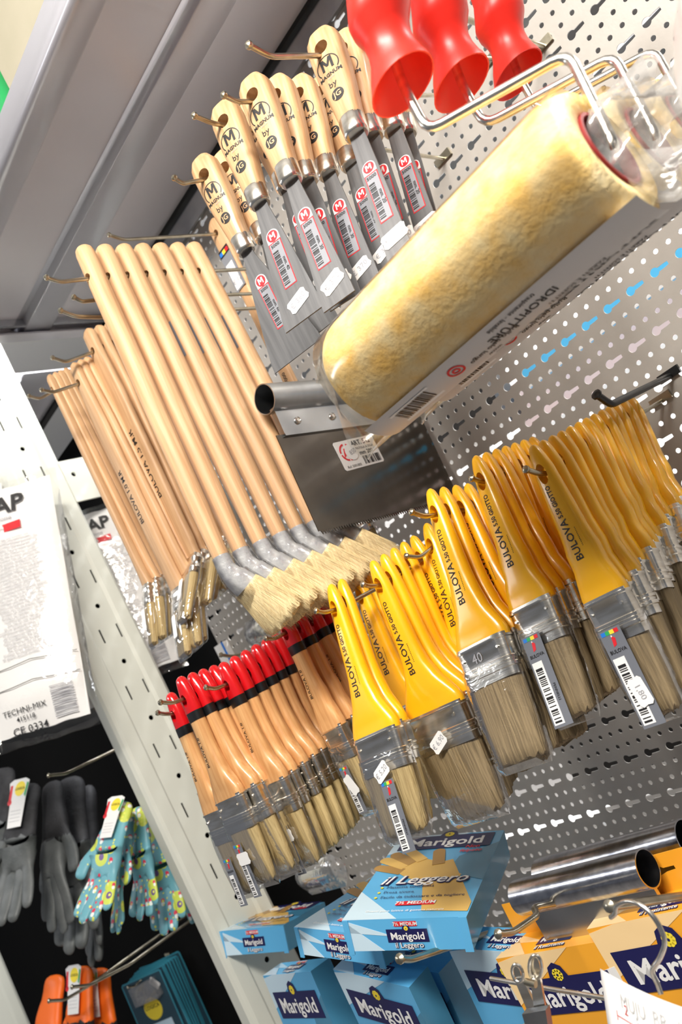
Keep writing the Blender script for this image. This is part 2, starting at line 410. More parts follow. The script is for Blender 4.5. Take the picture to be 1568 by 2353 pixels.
# slotted upright, a thing of steel: side face looks to +X
def upright(X, label, y0=-.262, y1=-.150, z0=.4, z1=2.38):
    root = empty('slotted_upright', Matrix.Translation((X, 0, z0)))
    mb = MB()
    # side web as loops of real slots: built as grid with holes
    zs0 = 0; ys = (y0, y1)
    pitch = .1004; base = atX(225, 1392, X).z - z0
    k0 = math.ceil((0 - base) / pitch); k1 = math.floor((z1 - z0 - base) / pitch)
    yc = atX(225, 1392, X).y
    prof = [(-.030, y0 + .0), (-.006, y0 - .001), (-.0015, y0 + .002), (0, y0 + .006), (0, y0 + .026), (-.0025, y0 + .030), (-.0025, y1 - .030), (0, y1 - .024), (0, y1 - .006), (-.004, y1 - .001), (-.030, y1)]
    H = z1 - z0
    R = [[V((x, y, z)) for x, y in prof] for z in (0, H)]
    fl = MB(); fl.rings(R, M_upr, cap=False, closed=False)
    me = fl.mesh('post', False)
    def mods(o):
        sd = o.modifiers.new('s', 'SOLIDIFY'); sd.thickness = .002; sd.offset = 1
    me = evalmesh(me, mods)
    cut = MB()
    for k in range(k0, k1 + 1):
        zc = base + k * pitch
        if not 0.01 < zc < H - .01: continue
        cut.rings([[V((x, yc + .0042 * math.cos(2 * math.pi * q / 12), zc + .0042 * math.sin(2 * math.pi * q / 12))) for q in range(12)] for x in (.02, -.02)], M_upr)
        for dy in (-.016, .016):
            cut.box((-.02, yc + dy - .0016, zc + pitch * .5 - .012), (.02, yc + dy + .0016, zc + pitch * .5 + .012), M_upr)
    cm = cut.mesh('cut', False)
    for mm in (me, cm):
        b = bmesh.new(); b.from_mesh(mm); bmesh.ops.recalc_face_normals(b, faces=b.faces); b.to_mesh(mm); b.free()
    co = bpy.data.objects.new('temporary_cutter', cm); COL.objects.link(co)
    def mods2(o):
        md = o.modifiers.new('b', 'BOOLEAN'); md.operation = 'DIFFERENCE'; md.solver = 'EXACT'; md.object = co
    me = evalmesh(me, mods2); bpy.data.objects.remove(co); me.name = 'post'
    link('post', me, root)
    i = MB(); i.box((-.028, y0 + .012, 0), (-.024, y1 - .012, H), M_dark); link('inner_channel', i.mesh('inner_channel', False), root)
    e = MB()
    for dx in (-.011, -.019): e.box((dx - .0012, y0 - .0022, 0), (dx + .0012, y0 + .001, H), M_upr)
    e.obj('front_ridge', root, smooth=False)
    tag(root, label, 'upright'); return root
U = upright(-1.21, 'white steel upright with slots and round holes between the brushes and the gloves')
mb = MB(); txt = MB(); txt.text('Kastelhomes', .013, 0, 0, 0, mat('brass_scratch_print', (.25, .19, .08), .5), rot=0, bold=.01)
pt = atX(92, 1195, -1.2095); txt.obj('printed_mark', U, smooth=False).matrix_local = U.matrix_world.inverted() @ frame(V((-1.2117, pt.y, pt.z)), V((0, 0, -1)), V((-1, 0, 0)), V((0, 1, 0)))
upright(-2.41, 'white upright at the bottom left corner beyond the black gloves', y0=-.30, y1=-.19)
# cross bar from upright back to the board
c = MB(); zc0, zc1 = 2.024, 2.104
me = MB(); me.box((-1.213, -.152, zc0), (-1.209, .02, zc1), M_upr)
a = me.mesh('bar', False); hp = atX(169, 1090, -1.21)
cc = MB(); cc.rings([[V((x, hp.y + .0045 * math.cos(k * math.pi / 6), hp.z + .0045 * math.sin(k * math.pi / 6))) for k in range(12)] for x in (-1.19, -1.23)], M_upr)
for mm in [a]: pass
cm = cc.mesh('cut', False); b = bmesh.new(); b.from_mesh(cm); bmesh.ops.recalc_face_normals(b, faces=b.faces); b.to_mesh(cm); b.free()
co = bpy.data.objects.new('temporary_cutter', cm); COL.objects.link(co)
def m2(o):
    md = o.modifiers.new('b', 'BOOLEAN'); md.operation = 'DIFFERENCE'; md.object = co
a = evalmesh(a, m2); bpy.data.objects.remove(co)
tag(link('cross_bar', a), 'white steel cross bar with one round hole behind the slotted upright', 'bar')
# shelf overhead: one pan per bay with stiffener, lip and end bracket
def shelf(x0, x1, label, ends=True):
    Z = 2.30; root = empty('overhead_shelf', Matrix.Translation((x0, 0, Z)))
    w = x1 - x0; mb = MB(); mb.box((0, -.322, 0), (w, -.004, .002), M_shelf); mb.box((0, -.324, -.006), (w, -.322, .028), M_shelf); mb.obj('shelf_pan', root, smooth=False)
    st = MB(); R = [[V((x, y, z)) for y, z in ((-.190, -.0005), (-.181, -.0005), (-.179, -.013), (-.177, -.014), (-.133, -.014), (-.131, -.013), (-.129, -.0005), (-.120, -.0005))] for x in (0, w)]
    st.rings(R, M_shelf, cap=False, closed=False); q = st.obj('stiffener', root); sd = q.modifiers.new('t', 'SOLIDIFY'); sd.thickness = .001
    lp = MB(); lp.rings([[V((x, y, z)) for y, z in ((-.280, -.0006), (-.284, -.006), (-.288, -.009), (-.316, -.011), (-.323, -.009), (-.3245, -.004), (-.3245, .028))] for x in (0, w)], M_shelf, cap=False, closed=False); q = lp.obj('front_lip', root); sd = q.modifiers.new('t', 'SOLIDIFY'); sd.thickness = .001
    sl = MB(); sl.box((0, -.018, -.006), (w, -.004, .0), M_gapshade); sl.obj('rear_gap_shade', root, smooth=False)  # black strip painted in for the dark gap behind the shelf
    if ends:
        e = MB(); e.box((-.0, -.32, -.018), (.003, -.012, .0), M_shelf); e.box((0, -.32, -.021), (.022, -.012, -.018), M_shelf); e.box((.028, -.31, -.013), (.034, -.02, 0), M_galv); e.obj('end_bracket', root, smooth=False)
    tag(root, label, 'shelf'); return root
shelf(-1.10, .55, 'grey steel shelf overhead above the knives and long brushes')
shelf(-2.36, -1.235, 'grey steel shelf overhead beyond the slotted upright', True)
# aisle beyond (seen through the holes) and floor
mb = MB(); mb.box((-4, -4.5, -.02), (3.5, 3.5, 0), mat('shop_floor_tile', (.5, .47, .44), .35, 0, (.44, .41, .38), 5)); struct('floor', mb, smooth=False)
mb = MB(); mb.box((-3.4, .95, .3), (2.4, .97, 2.3), M_bg); struct('wall_rear_aisle', mb, smooth=False)
mb = MB(); mb.box((-4, -4.5, 3.2), (3.5, 3.5, 3.25), mat('ceiling_tile', (.78, .77, .74), .8)); struct('ceiling', mb, smooth=False)
# ------------------------------------------------------------ labels shared
def price_tag(t, parent, loc, rot=0, w=.022, h=.0125, name='price_tag', size=.007, side=False):
    mb = MB(); n = .0022
    mb.plate([(-w / 2, -h / 2 + n), (-w / 2 + n, -h / 2), (w / 2 - n, -h / 2), (w / 2, -h / 2 + n), (w / 2 - n * .4, 0), (w / 2, h / 2 - n), (w / 2 - n, h / 2), (-w / 2 + n, h / 2), (-w / 2, h / 2 - n), (-w / 2 + n * .4, 0)], 0, M_white)
    if t: mb.text(t, size, 0, 0, -.0002, M_greyink)
    o = mb.obj(name, parent, smooth=False); o.location = loc; o.rotation_euler = (0, rot, 0); return o
# ------------------------------------------------------------ putty knives
K_TAB = [(0, .004, .004), (-.0015, .013, .011), (-.005, .021, .017), (-.012, .0285, .0205), (-.022, .031, .0215), (-.045, .030, .0215), (-.07, .026, .020), (-.09, .0215, .0185), (-.102, .0195, .0175)]
def knife(bw, size_txt, price, tagrot=.3, handlem=None):
    root = empty('putty_knife')
    zs = [0, -.0008, -.0025, -.005, -.008, -.012, -.017, -.022, -.03, -.04, -.05, -.06, -.07, -.08, -.09, -.102]
    mb = MB(); mb.rings(loft(K_TAB, zs, 3.0, 28), M_beech)
    h = link('handle', boremesh(mb, 'handle', [(0, -.027, .0062, .0066)]), root)
    p = MB(); y = -.0107
    def sf(x, z):
        w, t = interp(K_TAB, z)[:2]; e = 3.0; u = min(.97, abs(x) / (w / 2)); return -t / 2 * (1 - u ** e) ** (1 / e) - .00025
    # ring of the emblem
    for k in range(28):
        a0, a1 = 2 * math.pi * k / 28, 2 * math.pi * (k + 1) / 28
        if 3.8 < a0 < 5.6: continue
        q = []
        for a, r in ((a0, .0104), (a1, .0104), (a1, .0096), (a0, .0096)):
            x, z = r * math.cos(a), -.0485 + r * math.sin(a); q.append((x, sf(x, z), z))
        p.add(q, [(0, 1, 2, 3)], M_ink)
    p.emblem_m(.0118, 0, -.0466, y, M_ink, sf)
    p.text('MAGNUM', .0048, 0, -.0578, y, M_ink, bold=.03, surf=sf)
    p.text('utensili', .0024, 0, -.0612, y, M_greyink, surf=sf)
    p.text('by', .0080, -.001, -.0680, y, M_ink, surf=sf, bold=.005)
    R_ = .0056
    ang = [2 * math.pi * k / 18 for k in range(18)]
    vs = [(0, sf(0, -.0795), -.0795)] + [(R_ * math.cos(a), sf(R_ * math.cos(a), -.0795 + R_ * math.sin(a)), -.0795 + R_ * math.sin(a)) for a in ang]
    p.add(vs, [(0, 1 + k, 1 + (k + 1) % 18) for k in range(18)], M_ink)
    p.text('JG', .0072, 0, -.0795, y, M_pale, surf=lambda x, z: sf(x, z) - .0003, bold=.02)
    p.obj('printed_emblem', h, smooth=False)
    f = MB(); ft = [(-.1, .0203, .0183), (-.101, .0212, .0192), (-.114, .0202, .0182), (-.116, .0196, .0176), (-.1175, .0172, .0152)]
    f.rings([sq(a[1], a[2], a[0], 24, 2.2) for a in ft], M_chrome); f.obj('ferrule', root)
    b = MB(); L = .237; pts = [(-.0065, -.1165), (-.0068, -.124)] + [(-(.0068 + (bw / 2 - .0068) * (u ** .9)), -.124 - u * (L - .124 - .008)) for u in (.25, .5, .75, 1)] + [(-bw / 2 - .0003, -L)]
    poly = pts + [(-x, z) for x, z in reversed(pts)]
    b.plate(poly, -.0007, M_steel, .0014); bl = b.obj('blade', root, smooth=False)
    s = MB(); Y = -.0009; w = min(.013, bw * .56)
    s.plate([(-w / 2, -.157), (w / 2, -.157)] + [(w / 2 * math.cos(a), -.1515 + w / 2 * math.sin(a)) for a in lin(0, math.pi, 12)], Y, M_white)
    s.disc(0, -.1515, w * .42, Y - .0002, M_lred); s.emblem_m(w * .48, 0, -.1515, Y - .0005, M_white)
    s.rect(-w / 2, -.203, w / 2, -.1575, Y, M_lred); s.rect(-w / 2 + .0008, -.2022, w / 2 - .0008, -.1583, Y - .0002, M_lgrey)
    s.text('5000', .0042, -.0003, -.161, Y - .0004, M_ink, bold=.02, sx=1.05)
    s.barcode(-w * .40, -.200, w * .05, -.166, Y - .0004, M_ink, horizontal=False)
    s.text(size_txt, .0045, w * .27, -.182, Y - .0004, M_ink, rot=-math.pi / 2, bold=.01)
    s.obj('label', bl, smooth=False)
    if price: price_tag(price, root, (0.001, -.0012, -.219), tagrot)
    return dict(root=root, cat='putty knife', L=.215)
hk = .027
G = 'putty knives with beech handles'
kb = knife(.030, 'mm. 30', '€ 370', -.35)
stack(kb, 'putty knife on the second rack of four 30 mm knives', 4, (577, 180), (672, 420), .1175, (735, 182), (812, 412), hz=hk, tip=(515, 219), bend=(545, 234), Lm=.1175, yaw=.3, group=G, hooklabel='zinc hook with a ball end carrying the four 30 mm putty knives')
ka = knife(.0205, 'mm. 20', '€ 310', -.15)
stack(ka, 'putty knife with narrow blade hanging nearest the red roller handles', 4, (737, 76), (822, 312), .1175, (880, 85), (958, 305), hz=hk, tip=(573, 104), bend=(622, 130), Lm=.1175, yaw=.3, group=G, hooklabel='long zinc hook with upturned ball end at the top carrying the narrow putty knives')
kc = knife(.040, 'mm. 40', '€ 360', -.35)
stack(kc, 'putty knife with 40 mm blade and white price tag', 2, (511, 240), (600, 472), .1175, (575, 222), (662, 455), hz=hk, tip=(447, 266), bend=(488, 283), Lm=.1175, yaw=.3, group=G, hooklabel='zinc hook carrying the two 40 mm putty knives')
kd = knife(.058, 'mm. 60', '', 0)
stack(kd, 'putty knife with wide blade above the flat paddle brush', 2, (460, 361), (568, 580), .1175, (508, 351), (602, 562), hz=hk, tip=(401, 409), bend=(420, 422), Lm=.1175, yaw=.3, group=G, hooklabel='zinc hook carrying the two wide bladed putty knives')
# ------------------------------------------------------------ flat brushes (yellow and wooden with red ends)
def bristle_part(W_, T_, z0, L_, m, parent, seed=1, taper=.8, flare=1.0, n=26):
    rnd = random.Random(seed); mb = MB(); R = []
    for i in range(8):
        u = i / 7; w = W_ * (1 + (flare - 1) * u) * (1 - .10 * u ** 4); t = T_ * (1 - (1 - taper) * u)
        r = sq(w, t, z0 - L_ * u, n, 3.4)
        for k, v in enumerate(r):
            f = 1 + rnd.uniform(-.035, .035) * (u + .3); v.x *= f; v.y *= 1 + rnd.uniform(-.08, .05) * (u + .2)
            if i == 7: v.z += rnd.uniform(-.0016, .0022) - .003 * (1 - (2 * v.x / W_) ** 2) + .002
        R.append(r)
    R.append([V((v.x * .8, v.y * .45, v.z - .002 + rnd.uniform(-.001, .001))) for v in R[-1]])
    mb.rings(R, m)
    o = mb.obj('bristles', parent, angle=1.2)
    h = MB()
    for k in range(70):
        x = rnd.uniform(-.47, .47) * W_ * flare * .92; y = rnd.uniform(-.5, .5) * T_ * taper * .8; z = z0 - L_ * rnd.uniform(.6, .8)
        s_ = .00022; e = z0 - L_ - rnd.uniform(0, .004); dx = rnd.uniform(-.001, .001)
        h.add([(x - s_, y, z), (x + s_, y, z), (x, y + s_, z), (x + dx, y, e)], [(0, 1, 3), (1, 2, 3), (2, 0, 3)], m)
    h.obj('loose_hairs', o, smooth=False)
    return o
def ferrule_part(W_, T_, z0, L_, parent, m=None):
    mb = MB(); prof = []
    for u, g in ((0, 0), (.05, .0), (.06, .0009), (.11, .0009), (.13, 0), (.55, 0), (.57, .0010), (.63, .0010), (.65, 0), (.70, 0), (.72, .0010), (.79, .0010), (.81, 0), (1, 0)):
        prof.append(sq(W_ + 2 * g, T_ + 2 * g, z0 - L_ * u, 28, 5.0))
    mb.rings(prof, m or M_chrome, cap=False)
    o = mb.obj('ferrule', parent, angle=.9)
    for x in (-.36, .36): n = MB(); n.tube([(x * W_, -T_ / 2 - .0012, z0 - L_ * .3), (x * W_, -T_ / 2 + .001, z0 - L_ * .3)], .0012, m or M_chrome, 8); n.obj('nail', o)
    return o
def pack_label(w, h, parent, loc, rot=0, name='label', mainm=None, txt='BULOVA'):
    mb = MB(); mb.rect(-w / 2, -h / 2, w / 2, h / 2, 0, M_dgrey if not mainm else mainm, th=.0003)
    t = h / 2; k = w * .2
    for i, c in enumerate((M_blue, M_green, M_lyel, M_lred)):
        mb.rect(-w * .42 + i * k, t - w * .22, -w * .42 + (i + 1) * k, t - w * .06, -.0002, c)
    # little red brush emblem
    mb.plate([(-w * .10, t - w * .72), (w * .06, t - w * .66), (w * .12, t - w * .40), (w * .02, t - w * .32), (-w * .04, t - w * .34)], -.0002, M_lred)
    mb.plate([(-w * .04, t - w * .34), (w * .02, t - w * .32), (w * .0, t - w * .26), (-w * .04, t - w * .27)], -.0002, M_white)
    mb.text(txt, w * .2, 0, t - w * .9, -.0003, M_ink, bold=.02)
    mb.rect(-w * .42, -h / 2 + w * .12, w * .12, t - w * 1.15, -.0002, M_white)
    mb.barcode(-w * .34, -h / 2 + w * .2, w * .02, t - w * 1.35, -.0004, M_ink, horizontal=False, n=20)
    mb.text('PENNELLI', w * .17, w * .3, (t - w * 1.15 - h / 2) / 2 , -.0004, M_ink, rot=-math.pi / 2)
    o = mb.obj(name, parent, smooth=False); o.location = loc; o.rotation_euler = (0, rot, 0); return o
def flatbrush(kind, HL, FW, FT=.016, FL=.036, BL=.055, neck=.0235, mark=True, sleeve=True, label=None, price=None, pen=None, bm=None, hz=.026, seed=1):
    """kind: yellow plastic or wooden with dipped red end"""
    yel = kind == 'yellow'
    root = empty('yellow_paintbrush' if yel else 'red_tipped_paintbrush')
    s = HL / .15
    if yel: T = [(0, .003, .003, 0), (-.0015, .0062, .0065, 0), (-.005, .0095, .0092, 0), (-.012, .0130, .0112, 0), (-.024, .0172, .0125, 0), (-.038, .0192, .0130, 0), (-.06, neck - .0015, .0148, 0), (-.085, neck + .001, .0158, 0)]
    else: T = [(0, .003, .003, 0), (-.0015, .0075, .0075, 0), (-.005, .0115, .0105, 0), (-.012, .0150, .0120, 0), (-.024, .0200, .0130, 0), (-.038, .0215, .0135, 0), (-.06, neck + .001, .0140, 0), (-.085, neck + .002, .0145, 0)]
    T += [ (-.105, neck + .006, .0160, 0),
         (-.120, neck + (FW - neck) * .38, .0165, 0), (-.132, neck + (FW - neck) * .72, .0165, 0), (-.141, neck + (FW - neck) * .95, .0155, 0), (-.145, FW * 1.01, .0160, 0), (-.150, FW * 1.0, .0160, 0)]
    T = [(z * s, w, t, x) for z, w, t, x in T]
    zs = [0, -.0006, -.0018, -.004, -.008, -.012, -.018, -.024, -.031, -.038, -.048, -.06, -.072, -.085, -.095, -.105, -.113, -.120, -.126, -.132, -.137, -.141, -.145, -.150]
    zs = [z * s for z in zs]
    def build(m, a, b, grow=0):
        mb = MB(); zz = [z for z in zs if b <= z <= a]
        if zz[-1] > b: zz.append(b)
        if zz[0] < a: zz.insert(0, a)
        R = []
        for z in zz:
            q = interp(T, z); R.append(sq(q[0] + grow, q[1] + grow, z, 24, 2.5 if z > -.1 * s else 3.2))
        mb.rings(R, m); return mb
    if yel:
        h = link('handle', boremesh(build(M_yellow, 0, zs[-1]), 'handle', [(0, -hz, .0044, .0088)]), root)
    else:
        c = link('red_tip', boremesh(build(M_redlac, 0, -.044 * s, .0006), 'red_tip', [(0, -hz, .0046, .0068)]), root)
        build(M_black, -.044 * s, -.055 * s, .0009).obj('black_band', root)
        h = build(M_oak, -.055 * s, zs[-1]).obj('handle', root)
    def sf(x, z):
        w, t = interp(T, z)[:2]; u = min(.97, abs(x) / (w / 2)); return -t / 2 * (1 - u ** 2.6) ** (1 / 2.6) - .00025
    if mark:
        p = MB()
        if yel:
            p.text('BULOVA', .0105 * s, -.0005, -.094 * s, 0, M_ink, rot=math.pi / 2, bold=.012, surf=sf, sx=.95)
            p.text('5.50 GIOTTO', .0068 * s, -.0005, -.057 * s, 0, M_ink, rot=math.pi / 2, bold=.02, surf=sf, sx=.8)
            p.text('............', .007 * s, .0045, -.094 * s, 0, M_ink, rot=math.pi / 2, surf=sf)
        else:
            p.text('BULOVA 1.0', .0072 * s, -.0025, -.092 * s, 0, M_ink, rot=math.pi / 2, bold=.01, surf=sf, sx=.95)
        p.obj('printed_name', h, smooth=False)
    z0 = -HL + .002; ferrule_part(FW * .985, FT, z0, FL, root)
    bm = bm or M_brist2; bristle_part(FW * .95, FT * .95, z0 - FL + .002, BL, bm, root, seed, taper=.75, flare=.96 if yel else .9)
    if sleeve:
        mb = MB(); R = [sq(FW + .003, FT + .003, z0 - FL * .55, 20, 4), sq(FW + .004, FT + .005, z0 - FL, 20, 4), sq(FW + .003, FT + .003, z0 - FL - BL * .5, 20, 4), sq(FW * .97, FT * .8, z0 - FL - BL, 20, 4), sq(FW * .9, .002, z0 - FL - BL - .006, 20, 4)]
        mb.rings(R, M_film, cap=False); mb.obj('clear_sleeve', root)
    if label: pack_label(label[0], label[1], root, (label[2], -FT / 2 - .0035, label[3]), label[4] if len(label) > 4 else 0)
    if price: price_tag(price[0], root, (price[1], -FT / 2 - .0045, price[2]), price[3])
    if pen: q = MB(); q.text(pen, .012, 0, 0, 0, M_greyink, bold=.004); o_ = q.obj('handwritten_size', root, smooth=False); o_.location = (-.004, -FT / 2 - .0006, z0 - FL * .36)
    return dict(root=root, cat='paintbrush', L=HL)
SK = ('label', 'price_tag', 'handwritten_size', 'clear_sleeve')
GY = 'yellow handled paintbrushes'
def ybrush(HL, FW, **k): return flatbrush('yellow', HL, FW, **k)
hz = .026
y1 = ybrush(.15, .062, label=(.018, .062, .006, -.222, -.02), price=('€ 5,20', .004, -.183, -.45), bm=M_brist)
stack(y1, 'yellow paintbrush on the leftmost yellow hook, beside the wooden red-tipped brushes', 2, (760, 1343), (868, 1688), .15, (784, 1331), None, hz=hz, tip=(727, 1404), bend=(745, 1408), group=GY, skipback=SK, hooklabel='hook carrying the two leftmost yellow brushes')
y1b = ybrush(.148, .05, sleeve=False, bm=M_brist)
stack(y1b, 'yellow paintbrush squeezed between the two foremost yellow rows at left', 2, (817, 1318), (935, 1625), .148, (838, 1304), None, hz=hz, tip=(803, 1388), bend=(820, 1380), group=GY, hooklabel='short hook between the two foremost yellow brush rows')
y2 = ybrush(.152, .074, FT=.018, price=('€ 6,90', .0, -.178, -.45), BL=.062)
stack(y2, 'yellow paintbrush in the row with the widest ferrule', 5, (856, 1289), (1003, 1634), .152, (948, 1232), None, hz=hz, tip=(835, 1343), bend=(850, 1347), group=GY, skipback=SK, hooklabel='hook with bright tip carrying the row of widest yellow brushes')
y2c = ybrush(.148, .055, sleeve=False)
stack(y2c, 'yellow paintbrush tucked behind the brush pencilled 40', 2, (980, 1203), (1085, 1520), .148, (1000, 1190), None, hz=hz, tip=(935, 1278), bend=(965, 1281), group=GY, hooklabel='bent hook standing out in front of the brush pencilled 40')
y3 = ybrush(.15, .058, FT=.019, pen='40', BL=.066)
stack(y3, 'yellow paintbrush in the row whose front ferrule is pencilled 40', 4, (988, 1124), (1113, 1480), .15, (1074, 1112), None, hz=hz, tip=(999, 1189), group=GY, skipback=SK, hooklabel='hook nub in the hole of the brush pencilled 40')
y4 = ybrush(.142, .046, label=(.019, .075, -.006, -.203, 0), BL=.06)
stack(y4, 'shaded yellow paintbrush in the second row from the right', 7, (1093, 1048), (1226, 1390), .142, (1222, 1005), None, hz=hz, tip=(1085, 1099), bend=(1100, 1104), group=GY, skipback=SK, hooklabel='dark hook carrying the second yellow row from the right')
y5 = ybrush(.133, .039, label=(.019, .075, -.004, -.193, 0), price=('1,80', -.002, -.205, 1.45), BL=.058)
stack(y5, 'shaded yellow paintbrush in the long row of thirteen at the right', 13, (1224, 1024), (1395, 1372), .133, (1446, 911), (1548, 1235), jit=.005, hz=hz, tip=(1210, 1079), bend=(1238, 1088), group=GY, skipback=SK, hooklabel='dark hook carrying the thirteen yellow brushes at the right')
GRD = 'wooden paintbrushes with red dipped ends'
def rbrush(HL, FW, **k): return flatbrush('red', HL, FW, neck=.0185, FT=.014, **k)
r0 = rbrush(.136, .042, label=(.015, .05, 0, -.21), bm=M_brist)
stack(r0, 'red-tipped wooden brush alone on the leftmost hook against the white upright', 1, (390, 1592), (497, 1862), .136, dY=0, hz=.024, tip=(363, 1638), bend=(380, 1641), group=GRD, hooklabel='thin hook crossing the white upright with a single red-tipped brush')
r1 = rbrush(.136, .050, label=(.015, .055, -.008, -.208), price=('', -.004, -.196, 0), bm=M_brist)
stack(r1, 'red-tipped wooden brush in the left row of four', 4, (413, 1555), (530, 1832), .136, (487, 1530), None, hz=.024, group=GRD, skipback=SK[:3], hooklabel='hidden hook carrying four red-tipped brushes')
r2 = rbrush(.136, .048, label=(.015, .05, -.004, -.205), price=('', -.002, -.190, 0), bm=M_brist)
stack(r2, 'red-tipped wooden brush in the long middle row', 8, (510, 1522), (630, 1796), .136, (675, 1432), None, hz=.024, tip=(474, 1580), bend=(495, 1583), group=GRD, skipback=SK, hooklabel='curved hook carrying the long middle row of red-tipped brushes')
r3 = rbrush(.136, .036, label=(.014, .05, -.002, -.200), price=('', .0, -.195, 1.2), bm=M_brist)
stack(r3, 'red-tipped wooden brush in the row next to the yellow brushes', 6, (643, 1404), (768, 1672), .136, (775, 1338), None, hz=.024, tip=(612, 1467), bend=(630, 1468), group=GRD, skipback=SK, hooklabel='hook carrying the red-tipped brushes next to the yellow ones')
def free_hook(label, pts, X, r=.0022, wallz=None, **k):
    P = [atX(*p, X) for p in pts]; P.append(V((X, 0, P[-1].z + (wallz or 0)))); return hook_obj(P, label, r, **k)
free_hook('empty curved hook above the dark middle row of red-tipped brushes', [(508, 1505), (533, 1509), (640, 1481)], at(640, 1481, -.20).x)
# ------------------------------------------------------------ round long-handled brushes
def roundbrush():
    root = empty('long_round_brush')
    L = .385; mb = MB(); R = []
    for z, r in [(0, .004), (-.0015, .0075), (-.004, .0095), (-.009, .0105), (-.03, .0108), (-.2, .0108), (-.30, .0100), (-.36, .0085), (-L, .0078)]: R.append(sq(2 * r, 2 * r, z, 20, 2))
    # more rings for a clean bore
    h = link('stick', boremesh(mb.rings(R, M_pale), 'stick', [(0, -.040, .0045, .0045)]), root)
    d = V((.10, .50, -.86)).normalized(); a = V((0, 0, -L)); p1 = a + V((0, .003, -.008)); p2 = p1 + d * .006; p3 = p2 + d * .012
    f = MB(); f.tube([a + V((0, 0, .012)), a, p1, p2, p3], [.0085, .0090, .0105, .0125, .0140], mat('crinkled_wrap', (.60, .60, .60), .22, .2, (.42, .42, .44), 90, bump=.8), 18); f.obj('collar', root)
    s = MB(); s.tube([a + V((0, 0, .014)), p1, p2, p3 + d * .010], [.0095, .0122, .0150, .0175], M_film, 14, cap=False); s.obj('plastic_wrap', root)
    rnd = random.Random(4); b = MB()
    x = V((1, 0, 0)); x = (x - d * x.dot(d)).normalized(); y = d.cross(x)
    BR = []; n = 36; Lb = .050
    for i in range(9):
        u = i / 8; r = .0150 + .0105 * u - .002 * u ** 6
        BR.append([p3 + d * (Lb * u + (rnd.uniform(-.002, .002) if i > 6 else 0)) + (x * math.cos(2 * math.pi * k / n) * r * 1.15 + y * math.sin(2 * math.pi * k / n) * r * .8) * (1 + rnd.uniform(-.03, .03)) for k in range(n)])
    c = p3 + d * (Lb + .003); BR.append([c.lerp(v, .75) + d * rnd.uniform(-.001, .002) for v in BR[-1]]); BR.append([c.lerp(v, .4) + d * .002 for v in BR[-2]])
    b.rings(BR, M_cream); bo = b.obj('bristles', root, angle=1.3)
    t = MB()
    for k in range(1500):
        A = rnd.uniform(0, 6.283); q = rnd.random() ** .35; off = x * math.cos(A) * 1.15 + y * math.sin(A) * .8
        u0 = rnd.uniform(.0, .35); s0 = p3 + d * Lb * u0 + off * (.0152 + .0105 * u0) * (.96 + .06 * q); e = p3 + d * (Lb + rnd.uniform(-.004, .006)) + off * (.0262 * (.25 + .78 * q))
        w = x * .00022; w2 = y * .00022
        t.add([s0 - w, s0 + w, s0 + w2, e - (e - s0) * .12, e + w, e], [(0, 1, 3), (1, 2, 3), (2, 0, 3)], M_cream)
        if k % 3 == 0: g = e - (e - s0) * .12; t.add([g - w * 1.2, g + w * 1.2, e + d * .002], [(0, 1, 2)], M_tip)
    t.obj('stray_bristles', bo, smooth=False)
    return dict(root=root, cat='long-handled brush', L=L)
rb = roundbrush()
stack(rb, 'thick round-stick brush with pale fanned bristles in the big middle row', 7, (190, 569), (519, 1304), .385, (440, 562), (790, 1243), jit=.004, hz=.040, tip=(107, 638), bend=(138, 648), group='round-stick brushes in the big middle row', hooklabel='thin hook carrying the seven round-stick brushes')
